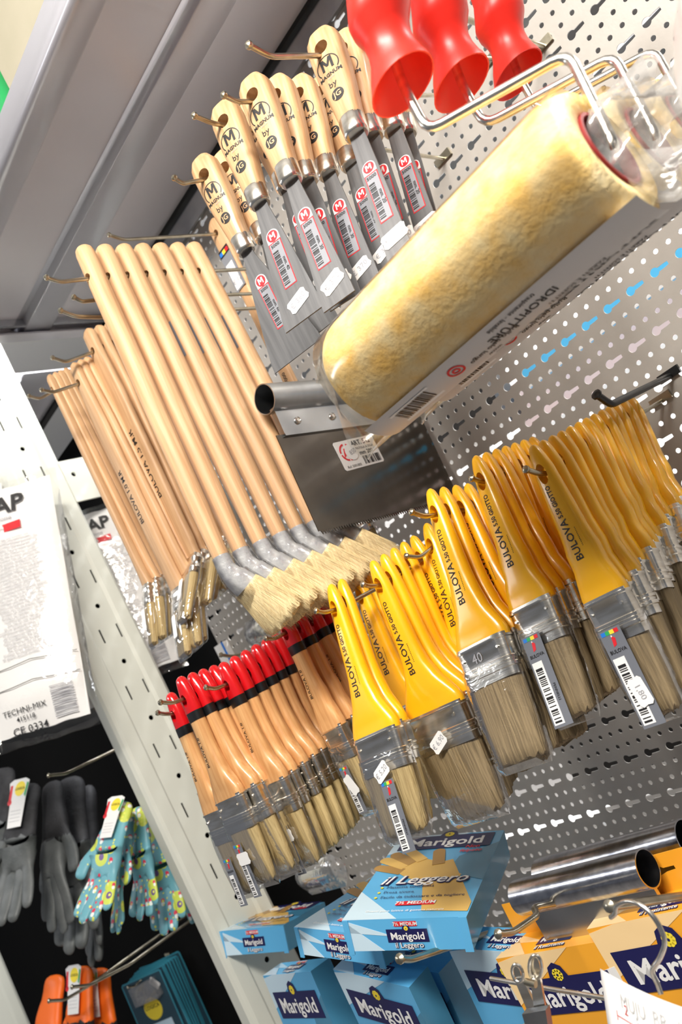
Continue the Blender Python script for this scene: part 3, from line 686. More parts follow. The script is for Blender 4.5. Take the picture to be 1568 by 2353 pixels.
# ------------------------------------------------------------ flat long-handled brushes with small heads
def longflat(L, w0, w1, hw, bend=0., label=True, thick=.010, BL=.042, mark='BULOVA 1.0 M.R', seed=2, hz=.03):
    root = empty('long_flat_brush')
    T = [(0, .005, .004), (-.002, w0 * .6, thick * .7), (-.008, w0 * .95, thick), (-.03, w0, thick), (-.10, w1, thick), (-.6 * L, w1, thick), (-.85 * L, w1 * .95, thick), (-.93 * L, w1 * .8 + hw * .2, thick), (-.98 * L, hw * .95, thick), (-L, hw, thick)]
    zs = [0, -.001, -.003, -.008, -.015, -.022, -.03, -.04, -.06, -.1, -.16, -.22, -.3 * 1, -.85 * L, -.89 * L, -.93 * L, -.96 * L, -.98 * L, -L]
    zs = sorted(set(z for z in zs if z >= -L), reverse=True)
    mb = MB(); mb.rings(loft(T, zs, 3., 20), M_pale)
    h = link('handle', boremesh(mb, 'handle', [(0, -hz, min(.0045, w0 * .3), .0052)]), root)
    if mark: p = MB(); p.text(mark, w1 * .42, 0, -L * .60, -thick / 2 - .0003, M_ink, rot=math.pi / 2, bold=.01); p.obj('printed_name', h, smooth=False)
    head = empty('head'); head.parent = root; head.location = (0, 0, -L); head.rotation_euler = (-bend, 0, 0)
    if bend: k = MB(); k.tube([(0, 0, .006), (0, 0, -.003), (0, -.004, -.01)], [.0045, .0045, .004], M_lgrey, 10); k.obj('metal_neck', root).location = (0, 0, -L)
    f = MB()
    for_ = [sq(hw + (.0012 if i in (2, 3, 7, 8) else 0), thick + .002 + (.0012 if i in (2, 3, 7, 8) else 0), z, 20, 3.5) for i, z in enumerate((.001, -.002, -.003, -.006, -.007, -.012, -.016, -.017, -.020, -.021, -.026))]
    f.rings(for_, M_chrome, cap=False); f.obj('ferrule', head)
    b = MB(); rnd = random.Random(seed); R = []
    for i in range(6):
        u = i / 5; r = sq(hw * (.95 - .08 * u), (thick) * (1 + .25 * math.sin(u * 3) - .3 * u), -.025 - BL * u, 18, 3)
        for v in r: v.z += rnd.uniform(-.001, .001) if i == 5 else 0
        R.append(r)
    R.append([V((v.x * .7, v.y * .3, v.z - .002)) for v in R[-1]]); b.rings(R, M_brist); b.obj('bristles', head)
    s = MB(); s.rings([sq(hw + .004, thick + .005, -.014, 16, 3), sq(hw + .005, thick + .006, -.035, 16, 3), sq(hw + .001, thick * .9, -.027 - BL, 16, 3), sq(hw, .001, -.032 - BL, 16, 3)], M_film, cap=False); s.obj('clear_sleeve', head)
    if label: price_tag('', head, (-.001, -thick / 2 - .0045, -.048), 1.5, w=.03, h=.009, name='price_sticker')
    # a head is one part: parts below it are its sub-parts
    return dict(root=root, cat='long-handled brush', L=L)
GL = 'long flat-handled brushes'
t1 = longflat(.33, .010, .011, .018, mark=None, hz=.024, bend=.38, thick=.012, BL=.055)
stack(t1, 'slim long-handled brush in the row farthest left, nearest the white upright', 4, (113, 862), (342, 1346), .33, (150, 847), (392, 1335), hz=.024, tip=(67, 910), bend=(90, 917), group=GL, hooklabel='thin hook lowest left carrying the slim long brushes')
t2 = longflat(.335, .018, .025, .028, hz=.030, bend=.38, thick=.012, BL=.058)
stack(t2, 'flat long-handled brush in the short row between slim and wide ones', 3, (168, 835), (412, 1356), .335, (197, 822), None, hz=.030, tip=(96, 896), bend=(122, 902), group=GL, hooklabel='thin hook carrying the three medium flat long brushes')
t3 = longflat(.345, .023, .033, .030, bend=.62, hz=.034, BL=.06, thick=.013, mark='BULOVA 1.5 M.R')
stack(t3, 'wide flat-handled radiator brush with a bent head', 5, (200, 757), (445, 1283), .345, (290, 728), (545, 1262), hz=.034, tip=(121, 822), bend=(150, 832), group=GL, hooklabel='thin hook carrying the wide flat radiator brushes')
f1 = longflat(.42, .024, .019, .036, mark='3.5 M. L 19000', hz=.022, BL=.05)
# label wrapped on the upper handle
MBx = MB(); MBx.rect(-.010, -.03, .010, .03, 0, M_lgrey); MBx.rect(-.010, .02, .010, .03, -.0002, M_ink)
for i, c in enumerate((M_blue, M_lyel, M_lred)): MBx.rect(-.009 + i * .006, .022, -.003 + i * .006, .027, -.0004, c)
MBx.rect(-.008, -.028, .006, .008, -.0002, M_white); MBx.text('€ 12', .009, 0, -.018, -.0004, M_greyink)
lo = MBx.obj('label', f1['root'], smooth=False); lo.location = (0, -.0062, -.075)
stack(f1, 'flat paddle-handled brush with a label hanging under the wide putty knives', 1, (488, 505), (815, 1182), .42, dY=0, hz=.022, Y0=-.080, tip=(251, 540), bend=(285, 551), group=GL, hooklabel='very long straight hook reaching out below the putty knives')
for k, (tp, bd, en, X) in enumerate((((170, 683), (188, 693), (216, 690), -.62), ((140, 714), (172, 727), (232, 729), -.62))):
    free_hook(['upper hook tip behind the round sticks near the shelf end', 'lower hook tip behind the round sticks near the shelf end'][k], [tp, bd, en], at(*en, -.36).x)
# dark adhesive labels on the round sticks that show them
for i, nm in enumerate(('long_round_brush.003', 'long_round_brush.004', 'long_round_brush.005', 'long_round_brush.006')):
    ob = bpy.data.objects.get(nm)
    if ob:
        mb = MB(); rl_ = .01125; AA = [math.radians(a) for a in (-150, -135, -120, -105, -90, -75)]
        vs = []
        for a in AA: vs += [(rl_ * math.cos(a), rl_ * math.sin(a), -.105), (rl_ * math.cos(a), rl_ * math.sin(a), -.150)]
        mb.add(vs, [(2 * k, 2 * k + 1, 2 * k + 3, 2 * k + 2) for k in range(5)], M_dgrey)
        vs = []
        for a in AA[1:4]: vs += [((rl_ + .0002) * math.cos(a), (rl_ + .0002) * math.sin(a), -.122), ((rl_ + .0002) * math.cos(a), (rl_ + .0002) * math.sin(a), -.147)]
        mb.add(vs, [(2 * k, 2 * k + 1, 2 * k + 3, 2 * k + 2) for k in range(2)], M_lgrey)
        mb.obj('label', ob)
# ------------------------------------------------------------ toothed scraper with tube handle
def tube_handle(mb, L, r, m, seam=True):
    R = []
    n = 32
    for y, rr in ((0, r), (L, r), (L, r - .0012), (0, r - .0012), (0, r)): R.append([V((rr * math.cos(2 * math.pi * k / n), y, rr * math.sin(2 * math.pi * k / n))) for k in range(n)])
    mb.rings(R, m, cap=False); return mb
XS = -.598
root = empty('toothed_scraper', Matrix.Translation(W(XS, -.256, .300)))
L = .236; tilt = .02
mb = tube_handle(MB(), L, .0172, M_galv); tb = mb.obj('tube_handle', root, angle=.9)
mb = MB(); mb.box((-.0035, .004, -.046), (.0035, L - .004, -.012), M_galv); mb.box((-.0042, .004, -.047), (.0042, L - .004, -.044), M_galv); st = mb.obj('clamping_strip', root, smooth=False)
for i, y in enumerate((.030, .085, .140, .195)):
    r_ = MB(); r_.rings([[V((x, y + a * math.cos(k * math.pi / 7), -.031 + a * math.sin(k * math.pi / 7))) for k in range(14)] for x, a in ((.0036, .0046), (.0052, .0044), (.0062, .0026), (.0056, .0020))], M_chrome); r_.obj('rivet', st)
mb = MB(); T = 62; y0b, y1b = -.006, .243; zt = -.0440; zb = -.162
pl = [(y0b, zt), (y0b + .001, zb + .004)]
for i in range(T):
    a = y0b + .004 + (y1b - y0b - .008) * i / T; b = y0b + .004 + (y1b - y0b - .008) * (i + .5) / T; pl += [(a, zb + .0045), (b, zb)]
pl += [(y1b - .001, zb + .004), (y1b, zt)]
n = len(pl); vs = [V((.0006, p[0], p[1])) for p in pl] + [V((-.0006, p[0], p[1])) for p in pl]
mb.add(vs, [tuple(range(n)), tuple(range(2 * n - 1, n - 1, -1))] + [(i, (i + 1) % n, (i + 1) % n + n, i + n) for i in range(n)], M_mirror)
bl = mb.obj('toothed_blade', root, smooth=False); bl.rotation_euler = (0, 0, 0)
# label: built facing -y then turned to face +X
mb = MB(); mb.plate([(-.031 + .002 * (1 - math.cos(a)) if False else x, z) for x, z in [(-.0325, -.0175), (-.0345, -.0155), (-.0345, .0165), (-.0325, .0185), (.0325, .0185), (.0345, .0165), (.0345, -.0155), (.0325, -.0175)]], 0, M_white)
mb.text('ART. 542', .0085, .010, .0125, -.0003, M_ink, bold=.02); mb.text('SPATOLA A SEGA', .0042, .012, .0055, -.0003, M_ink); mb.text('mm 200', .0072, .012, -.0005, -.0003, M_ink, bold=.02)
mb.barcode(.002, -.015, .031, -.005, -.0003, M_ink, n=18); mb.text('Ref. 5301803', .0045, -.017, -.014, -.0003, M_ink)
o_ = MB()
for k in range(30):
    if k in (6, 7, 15, 22): continue
    a0, a1 = 2 * math.pi * k / 30, 2 * math.pi * (k + 1) / 30
    mb.plate([(-.019 + r * math.cos(a), .004 + r * math.sin(a)) for a, r in ((a0, .011), (a1, .011), (a1, .0088), (a0, .0088))], -.0003, M_lred)
mb.plate([(-.026, -.002), (-.022, .009), (-.020, .009), (-.022, .0)], -.0003, M_lred)
mb.disc(-.012, .003, .010, -.0006, M_white); mb.text('850', .008, -.010, .003, -.0009, M_greyink, rot=.3)
lb = mb.obj('label', root, smooth=False); lb.matrix_local = frame(V((.0012, .104, -.079)), V((0, 1, 0)), V((-1, 0, 0)), V((0, 0, 1))) @ Matrix.Rotation(-.06, 4, 'Y')
tag(root, 'wide toothed steel scraper with tube handle and white ART. 542 label', 'scraper')
root.rotation_euler = (-.065, .05, 0)
hook_obj([W(XS, -.2, .288 - .0 + .0), W(XS, -.19, .286), W(XS, 0, .286)], 'hook inside the tube handle of the wide toothed scraper', .0024)
# ------------------------------------------------------------ two empty steel tubes lower right (scraper handles seen from above)
for i, (a, b, r, lab) in enumerate((((1196, 2062), (1490, 1995), .0235, 'front rolled steel tube handle lying above the orange boxes'), ((1248, 2012), (1580, 1925), .0235, 'rear rolled steel tube handle lying behind the front tube'))):
    Y = (-.312, -.268)[i]; p = at(*a, Y); q = at(*b, Y)
    d = (q - p); L = d.length; y = d.normalized(); z = V((0, 0, 1)); z = (z - y * z.dot(y)).normalized(); x = y.cross(z)
    root = empty('scraper_with_tube_handle', frame(p, x, y, z))
    mb = tube_handle(MB(), L, r * .64, M_tube); mb.obj('tube_handle', root, angle=.9)
    mb = MB(); mb.box((-.002, .004, -.050), (.002, L - .004, -r * .60), M_galv); mb.obj('clamping_strip', root, smooth=False)
    mb = MB(); mb.box((-.0006, 0, -.10), (.0006, L, -.048), M_mirror); mb.obj('blade', root, smooth=False)
    tag(root, lab, 'scraper', 'scrapers with empty tube handles')
# ------------------------------------------------------------ paint rollers: red handle, wire frame, yellow sleeve in a bag
rc = [W(-.232, -.421, .174)]
for q_ in ((1060, 192), (1190, 172)):
    rc.append(rc[0] + atX(*q_, at(925, 195, -.425).x) - at(925, 195, -.425))
def roller():
    # local: origin = centre of sleeve, x along axis, z up
    root = empty('paint_roller'); HLn = .108; r = .0425
    rnd = random.Random(9)
    mb = MB(); R = []; n = 56; NX = 40
    for i in range(NX + 1):
        x = -HLn + 2 * HLn * i / NX; e = min(1, min(i, NX - i) / 3.0); rr = r * (1 - .14 * (1 - e) ** 2)
        R.append([V((x, (rr + .0007 * noise.noise(V((x * 26, math.cos(2 * math.pi * k / n) * 2.2, math.sin(2 * math.pi * k / n) * 2.2)))) * math.cos(2 * math.pi * k / n), (rr + .0007 * noise.noise(V((x * 26 + 9, math.cos(2 * math.pi * k / n) * 2.2, math.sin(2 * math.pi * k / n) * 2.2)))) * math.sin(2 * math.pi * k / n))) for k in range(n)])
    inner = [[V((s * HLn * .985, .024 * math.cos(2 * math.pi * k / n), .024 * math.sin(2 * math.pi * k / n))) for k in range(n)] for s in (1, -1)]
    mb.rings(R + inner, M_fleece, cap=False); mb.rings([inner[1], R[0]], M_fleece, cap=False); mb.obj('fleece_sleeve', root, angle=3)
    mb = MB(); mb.rings([[V((x, q * math.cos(2 * math.pi * k / 24), q * math.sin(2 * math.pi * k / 24))) for k in range(24)] for x, q in ((-HLn, .0235), (HLn * 1.0, .0235), (HLn, .0215), (-HLn, .0215))], M_core, cap=False)
    mb.rings([[V((x, q * math.cos(2 * math.pi * k / 24), q * math.sin(2 * math.pi * k / 24))) for k in range(24)] for x, q in ((HLn * .93, .0215), (HLn * .93, .004))], M_core); mb.obj('core_tube', root)
    # bag: slightly larger skin, pinched to a fin at the left, flared and bunched at the right
    mb = MB(); R = []
    prof = [(-.146, .036, .002), (-.138, .037, .006), (-.125, .041, .022), (-.112, .0438, .041), (-.09, .0442, .0442), (-.04, .0440, .0440), (0, .0441, .0440), (.04, .0440, .0440), (.085, .0442, .0442), (.104, .0438, .043)]
    for i, (x, a, b) in enumerate(prof):
        rr = []
        for k in range(n):
            t = 2 * math.pi * k / n; w = .0005 * noise.noise(V((x * 40, math.cos(t) * 3, math.sin(t) * 3 + 4))); 
            rr.append(V((x + .004 * math.sin(3 * t) * (i < 2), (b + w) * math.cos(t) * 1.0, (a + w) * math.sin(t) - .0 - (.012 if i < 3 else 0) * (3 - i) / 3)))
        R.append(rr)
    mb.rings(R, M_bag, cap=False); mb.obj('clear_bag', root, angle=3)
    mb = MB(); R = []
    for i in range(8):
        u = i / 7; rr = []
        for k in range(n):
            t = 2 * math.pi * k / n; rad = .036 * (1 - .15 * u) * (.75 + .25 * min(1, u * 4)); f = 1 + (.22 * math.sin(5 * t + 4 * u) + .16 * math.sin(9 * t + 1.3 + u * 3)) * u
            rr.append(V((.100 + .040 * u + .012 * u * math.sin(3 * t + 1) + .010 * u * math.cos(t), rad * f * math.cos(t) * (1 - .1 * u) + .016 + .016 * u, rad * f * math.sin(t) - .002)))
        R.append(rr)
    mb.rings(R[:1] + R[1:], M_milky, cap=False); mb.obj('bunched_bag_end', root, angle=3)
    # printed strip wrapped on the underside
    mb = MB(); a0, a1 = math.radians(-124), math.radians(-70); R = []
    rl = .0449
    for a in lin(a0, a1, 14): R.append([V((-.112, rl * math.cos(a), rl * math.sin(a))), V((.112, rl * math.cos(a), rl * math.sin(a)))])
    vs = [p for q in R for p in q]; mb.add(vs, [(2 * i, 2 * i + 1, 2 * i + 3, 2 * i + 2) for i in range(13)], mat('printed_film', (.62, .60, .60), .35, 0) if 'printed_film' not in bpy.data.materials else bpy.data.materials['printed_film'])
    s = mb.obj('printed_strip', root)
    t = MB()
    def put(txt, size, x, ang, m, rot=math.pi, bold=.01):
        vs, fs = glyphs(txt, bold, 'CENTER', 0.); c, sn = math.cos(rot), math.sin(rot); o = []
        for a, b in vs:
            X = x - a * size; arc = ang + b * size / rl; o.append((X, (rl + .0004) * math.cos(arc), (rl + .0004) * math.sin(arc)))
        t.add(o, fs, m)
    A = lambda d: math.radians(d - 9)
    put('SUPPORTI RUVIDI', .0115, .060, A(-72), M_ink, bold=.02); put('PARETI E SOFFITTI', .005, .055, A(-84), M_ink); put('IDROPITTURE', .0085, .022, A(-98), M_ink, bold=.01)
    put('traspirante - lavabile', .0045, .020, A(-108), M_ink); put('Smalti e vernici', .0045, .0, A(-74), M_ink); put('www', .005, -.01, A(-82), M_ink); put('Rullo pelo lungo', .006, -.005, A(-92), M_ink)
    put('-----------------', .006, .06, A(-78), M_ink)
    def arcrect(x0, x1, b0, b1, m):
        t.add([((x), (rl + .0004) * math.cos(A(b)), (rl + .0004) * math.sin(A(b))) for x, b in ((x0, b0), (x1, b0), (x1, b1), (x0, b1))], [(0, 1, 2, 3)], m)
    rr = random.Random(3); x = -.088
    arcrect(-.092, -.055, -108, -84, M_white)
    while x < -.060:
        w = rr.choice((.0006, .0006, .0012)); t.add([(q, (rl + .0007) * math.cos(A(b)), (rl + .0007) * math.sin(A(b))) for q, b in ((x, -106), (x + w, -106), (x + w, -90), (x, -90))], [(0, 1, 2, 3)], M_ink); x += w + rr.choice((.0007, .0012))
    for rad in (.0062, .0030):
        for k in range(18):
            q0, q1 = 2 * math.pi * k / 18, 2 * math.pi * (k + 1) / 18; pts = [(rad, q0), (rad, q1), (rad - .0016, q1), (rad - .0016, q0)]
            t.add([(-.034 + r_ * math.cos(q), (rl + .0004) * math.cos(A(-98) + r_ * math.sin(q) / rl), (rl + .0004) * math.sin(A(-98) + r_ * math.sin(q) / rl)) for r_, q in pts], [(0, 1, 2, 3)], M_lred)
    t.obj('lettering', s, smooth=False)
    # wire frame: into the core at the right end, up, back left over the sleeve, up into the handle
    O_ = rc[0]; hb = at(925, 193, -.425) - O_; r1 = at(983, 303, -.428) - O_; c1 = at(1308, 122, -.405) - O_; e1 = at(1412, 335, -.425) - O_
    pts = [V((HLn * .82, 0, -.004)), V((e1.x - .006, -.001, e1.z - .004)), e1, c1, r1, hb, hb + V((.013, 0, .05))]
    P = [pts[0]]
    for a, b, c in zip(pts, pts[1:], pts[2:]):
        d1 = a - b; d2 = c - b; k = min(.010, d1.length * .45, d2.length * .45); pa = b + d1.normalized() * k; pc = b + d2.normalized() * k
        for u in (0, .25, .5, .75, 1): P.append(pa.lerp(b, u).lerp(b.lerp(pc, u), u))
    P.append(pts[-1])
    mb = MB(); mb.tube(P, .0032, M_chrome, 14); mb.obj('wire_frame', root)
    # handle, bell-mouthed, with finger grooves
    mb = MB(); z0 = hb.z - .001; hx, hy = hb.x, hb.y; prof = [(0, .0215), (.004, .0202), (.010, .0178), (.018, .0150), (.025, .0140), (.032, .0152), (.040, .0190), (.046, .0200), (.054, .0180), (.064, .0155), (.074, .0158), (.084, .0190), (.094, .0185), (.105, .0158), (.12, .0165), (.14, .0175), (.155, .016), (.162, .011), (.164, .002)]
    kx = .26
    R = [[V((hx + kx * z + rr * 1.06 * math.cos(2 * math.pi * k / 28), hy + rr * 1.06 * math.sin(2 * math.pi * k / 28), z0 + z + (.003 * math.cos(2 * math.pi * k / 28) if z < .01 else 0))) for k in range(28)] for z, rr in prof]
    inn = [[V((hx + kx * z + rr * 1.06 * math.cos(2 * math.pi * k / 28), hy + rr * 1.06 * math.sin(2 * math.pi * k / 28), z0 + z + .003 * math.cos(2 * math.pi * k / 28))) for k in range(28)] for z, rr in ((.030, .0035), (.018, .0120), (.004, .0185), (0, .0205))]
    mb.rings(inn + R, M_red); hd = mb.obj('grip_handle', root)
    return root
RL = roller()
lab = ['nearest big paint roller with yellow fleece sleeve in clear bag and red handle', 'second bagged yellow paint roller directly behind the nearest one', 'third paint roller, red handle farthest right at the top edge']
for i, c in enumerate(rc):
    o = RL if i == 0 else dup(RL)
    o.matrix_world = Matrix.Translation(c) 
    tag(o, lab[i], 'paint roller', 'yellow fleece paint rollers')
hook_obj([W(-.235, -.50, .462), W(-.235, -.49, .452), W(-.240, 0, .47)], 'hook above the frame edge carrying the three paint rollers', .0028)
# gold rod and dark hook at right, milky bag at top right corner
X = at(1440, 190, -.22).x
hook_obj([atX(1425, 205, X), atX(1440, 192, X), V((X + .0, 0, atX(1440, 192, X).z + .02))], 'brass coloured hook beside the crumpled bag end at the right edge', .0030, m=mat('brass_wire', (.7, .55, .25), .25, 1))
X = at(1405, 930, -.16).x
hook_obj([atX(1372, 907, X), atX(1405, 930, X), V((X, 0, atX(1405, 930, X).z + .012))], 'black bent hook above the thirteen yellow brushes', .0034, m=M_black)
mb = MB(); R = []
for i in range(12):
    u = i / 11; a = .035 * (math.sin(math.pi * min(1, u * 1.05 + .02)) ** .5); R.append([V((a * math.cos(2 * math.pi * k / 24) * (1 + .08 * math.sin(5 * k + i)), a * .6 * math.sin(2 * math.pi * k / 24), -.15 * u)) for k in range(24)])
mb.rings(R, film('white_bag_film', gl=.4, rough=.25, haze=.6, hazecol=(.62, .60, .57), scale=12)); o = mb.obj('plastic_bag'); o.location = at(1640, -160, -.47); o.rotation_euler = (0, .15, .4)
tag(o, 'blurred milky plastic bag at the top right corner', 'bag')
# ------------------------------------------------------------ glove boxes
def handart(mb, s, cx, cz, y, m, md, flip=1, mx=None, rot=0.):
    """printed glove: palm and five fingers"""
    def tr(p): c, q = math.cos(rot), math.sin(rot); return (cx + flip * (p[0] * c - p[1] * q) * s, cz + (p[0] * q + p[1] * c) * s)
    palm = [(-.30, -.9), (.30, -.9), (.34, -.3), (.40, .1), (.36, .42), (0, .5), (-.34, .40), (-.38, 0), (-.33, -.4)]
    mb.plate([tr(p) for p in (palm if flip > 0 else palm[::-1])], y, m, mx=mx)
    for i, (x0, z0, x1, z1, w) in enumerate(((-.27, .3, -.42, .88, .125), (-.09, .4, -.14, 1.05, .13), (.10, .4, .13, 1.05, .13), (.27, .3, .40, .86, .12), (.33, -.15, .72, .30, .13))):
        d = V((x1 - x0, z1 - z0)).normalized(); nx, nz = -d.y, d.x; pts = [(x0 - nx * w, z0 - nz * w)] if 0 else []
        pts = [(x0 - nx * w, z0 - nz * w), ]
        for k in range(9):
            a = -math.pi / 2 + math.pi * k / 8; pts.append((x1 + d.x * math.cos(a) * w + nx * math.sin(a) * w, z1 + d.y * math.cos(a) * w + nz * math.sin(a) * w))
        pts.append((x0 + nx * w, z0 + nz * w))
        mb.plate([tr(p) for p in (pts if flip > 0 else pts[::-1])], y - .00012 * (i + 1), m if i % 2 else md, mx=mx)
def logo(mb, cx, cz, w, y, mx=None, small=False):
    h = w * .30
    mb.plate([(cx - w / 2, cz - h / 2), (cx + w / 2, cz - h / 2 - w * .0), (cx + w / 2, cz + h / 2), (cx + w * .10, cz + h / 2), (cx + w * .07, cz + h * .78), (cx + w * .0, cz + h * .9), (cx - w * .07, cz + h * .78), (cx - w * .10, cz + h / 2), (cx - w / 2, cz + h / 2)], y, M_navy, mx=mx)
    mb.text('Marigold', w * .235, cx, cz - h * .05, y - .0003, M_white, mx=mx, bold=.02)
    r = w * .055
    for k in range(9):
        a = 2 * math.pi * k / 9; mb.disc(cx + r * .62 * math.cos(a), cz + h * .56 + r * .62 * math.sin(a), r * .34, y - .0003, M_lyel, mx=mx, n=8)
    mb.disc(cx, cz + h * .56, r * .5, y - .0004, M_lyel, mx=mx, n=10); mb.disc(cx, cz + h * .56, r * .2, y - .0007, M_navy, mx=mx, n=8)
def glovebox(o, u, up, dep, Wd, H, T, kind, label, header=False, end='bottom'):
    """art panel in local xz plane facing -y; o is the top-left front corner"""
    root = empty('glove_box', frame(o, u, dep, up)); blue = kind == 'blue'
    a, b, c = (M_cardb, M_cardb2, M_cardt) if blue else (M_cardo, M_cardo2, M_cardo)
    mb = MB(); mb.box((0, 0, -H), (Wd, T, 0), a); 
    me = mb.mesh('carton', False)
    me.materials.append(c); me.polygons[3].material_index = 1; me.polygons[5].material_index = 1
    link('carton', me, root)
    p = MB()
    # printed rays
    p.plate([(0, -H * .02), (0, -H * .25), (Wd * .7, -H * .0), (Wd * .2, 0)][::1], -.0003, b)
    p.plate([(0, -H), (Wd * .45, -H), (0, -H * .70)], -.0003, b)
    if not blue: p.plate([(Wd, -H * .12), (Wd, -H * .32), (Wd * .45, -H * .18)][::-1], -.0004, M_white)
    else:
        p.plate([(Wd, -H * .16), (Wd * .70, -H * .32), (Wd * .66, -H * .52), (Wd, -H * .62)][::-1], -.0004, M_cardt)
    if blue:
        handart(p, Wd * .42, Wd * .42, -H * (.47 if end == 'bottom' else .80), -.0006, M_glov, M_glovd, 1, rot=.95 if end == 'bottom' else .5)
        p.plate([(Wd * .42, -H * .42), (Wd * .66, -H * .36), (Wd * .99, -H * .86), (Wd * .99, -H * .95), (Wd * .62, -H * .93)][::-1], -.0007, M_glov)
    else: handart(p, Wd * .55, Wd * .35, -H * .85, -.0006, M_redg, M_redg, 1, rot=.9)
    lw = Wd * .86
    logo(p, Wd * .50, -H * (.115 if end == 'bottom' else .22), lw, -.0008)
    if blue:
        k_ = .0 if end == 'bottom' else .24; p.text('Non', .009, Wd * .78, -H * (.21 + k_), -.0012, M_lred, bold=.02, shear=.2); p.text('felpato', .009, Wd * .78, -H * (.26 + k_), -.0012, M_lred, bold=.02, shear=.2)
        if end == 'bottom':
            p.text('il Leggero', .0235, Wd * .50 + .0008, -H * .605, -.0013, M_navy, bold=.045, shear=.3); p.text('il Leggero', .0235, Wd * .50, -H * .60, -.0016, M_white, bold=.012, shear=.3)
            for i, tt in enumerate(('Massima sensibilità', 'Presa sicura', 'Facile da indossare e da togliere')):
                p.text(tt, .0068, Wd * .21, -H * (.675 + .055 * i), -.0013, M_navy, align='LEFT'); p.disc(Wd * .17, -H * (.675 + .055 * i), .0016, -.0013, M_lyel, n=8)
            p.rect(Wd * .38, -H * .875, Wd * .70, -H * .835, -.0013, M_lred); p.text('7½ MEDIUM', .0078, Wd * .54, -H * .855, -.0016, M_white, bold=.02)
            p.text('Guanti puro lattice di gomma naturale', .0052, Wd * .48, -H * .93, -.0013, M_white)
    else:
        p.text('Felpato', .010, Wd * .80, -H * .56, -.0012, M_lred, bold=.02); p.text('puro', .010, Wd * .76, -H * .64, -.0012, M_lred, bold=.02)
    p.obj('printed_front', root, smooth=False)
    # end panels: built in xz then turned
    e = MB(); 
    if end == 'bottom':
        mx = Matrix(((1, 0, 0, 0), (0, 0, -1, 0), (0, 1, 0, 0), (0, 0, 0, 1)))  # xz-plane facing -y  ->  bottom face
        mx = Matrix(((1, 0, 0, 0), (0, 0, -1, 0), (0, 1, 0, -H), (0, 0, 0, 1)))
    else:
        mx = Matrix(((1, 0, 0, 0), (0, 0, 1, T), (0, -1, 0, 0), (0, 0, 0, 1)))
    e.plate([(0, -T), (0, 0), (Wd * .30, -T)][::-1], -.0003, b, mx=mx); e.plate([(0, 0), (Wd * .4, -T * .55), (0, -T * .4)], -.0003, b, mx=mx)
    cz = -T * .53 
    e.rect(Wd * .42, -T * .24, Wd * .60, -T * .08, -.0004, M_lred, mx=mx) if blue else None
    if blue: e.text('7½ MEDIUM', .0046, Wd * .51, -T * .16, -.0007, M_white, mx=mx, bold=.02)
    logo(e, Wd * .51, cz, Wd * .33, -.0005, mx=mx)
    e.text('il Leggero' if blue else 'il Resistente', .0072, Wd * .51 + .0003, -T * .84, -.0006, M_navy, mx=mx, bold=.05); e.text('il Leggero' if blue else 'il Resistente', .0072, Wd * .51, -T * .83, -.0009, M_white, mx=mx, bold=.01)
    e.obj('printed_end', root, smooth=False)
    # folded flaps tabs
    t = MB(); 
    if end == 'bottom':
        t.box((.0, .0, -H - .0012), (.006, T + .003, -H), a); t.obj('tuck_tab', root, smooth=False); t = MB(); t.box((Wd - .008, .0, -H - .0012), (Wd, T + .002, -H), a); t.obj('tuck_tab', root, smooth=False)
    if header:
        hh = .030; sx = Wd * .5; hb = MB(); me = MB()
        n = 10; out = [(0, 0), (Wd, 0), (Wd - .004, hh), (.002, hh)]
        slot = [(sx - .016, hh * .52), (sx - .007, hh * .50), (sx, hh * .44), (sx + .007, hh * .50), (sx + .016, hh * .52), (sx + .016, hh * .62), (sx + .006, hh * .62), (sx, hh * .76), (sx - .006, hh * .62), (sx - .016, hh * .62)]
        hb.plate(out, T - .0007, a, .0007); m0 = hb.mesh('h', False); cu = MB(); cu.plate(slot, T - .01, M_black, .02); cm = cu.mesh('c', False)
        for q in (m0, cm):
            bq = bmesh.new(); bq.from_mesh(q); bmesh.ops.recalc_face_normals(bq, faces=bq.faces); bq.to_mesh(q); bq.free()
        co = bpy.data.objects.new('temporary_cutter', cm); COL.objects.link(co)
        def mm(ob): md = ob.modifiers.new('b', 'BOOLEAN'); md.operation = 'DIFFERENCE'; md.object = co
        m0 = evalmesh(m0, mm); bpy.data.objects.remove(co); link('hanging_flap', m0, root)
    tag(root, label, 'box', 'boxes of household gloves'); return root
def vec(a): return V(a).normalized()
def lying(p0, u, v, w, H, label, W_=.125, T=.030):
    """box lying on its back: u along front edge, v away from the viewer, w down"""
    u = vec(u); v = vec(v); v = (v - u * v.dot(u)).normalized(); w = vec(w); w = (w - u * w.dot(u) - v * w.dot(v)).normalized()
    return glovebox(W(*p0) + v * H, u, v, w, W_, H, T, 'blue', label)
lying((-.7154, -.3854, -.2023), (.875, .374, -.306), (-.379, .924, .047), (-.301, -.074, -.951), .183, 'blue glove box lying on top at the right, its whole printed front visible')
lying((-.845, -.3563, -.2107), (.972, .052, -.230), (-.08, .99, -.114), (-.221, -.129, -.967), .160, 'blue glove box lying in the middle, half hidden under the right one', T=.029)
u3 = V((-.955, -.233, .183)); p3 = V((-1.0897, -.2217, -.2606)) + u3 * .125
lying(tuple(p3), -u3, (-.265, .948, -.177), (-.132, -.218, -.967), .100, 'blue glove box lying farthest left in front of the slotted upright', T=.034)
def standing(px, Y, label, Wd, kind='blue', H=.175, T=.034, right=True, u=(1, 0, 0), up=(0, 0, 1), header=False):
    u = vec(u); up = vec(up); up = (up - u * up.dot(u)).normalized(); dep = up.cross(u)
    p = at(*px, Y)
    if right: p = p - u * Wd
    return glovebox(p, u, up, dep, Wd, H, T, kind, label, header, end='top')
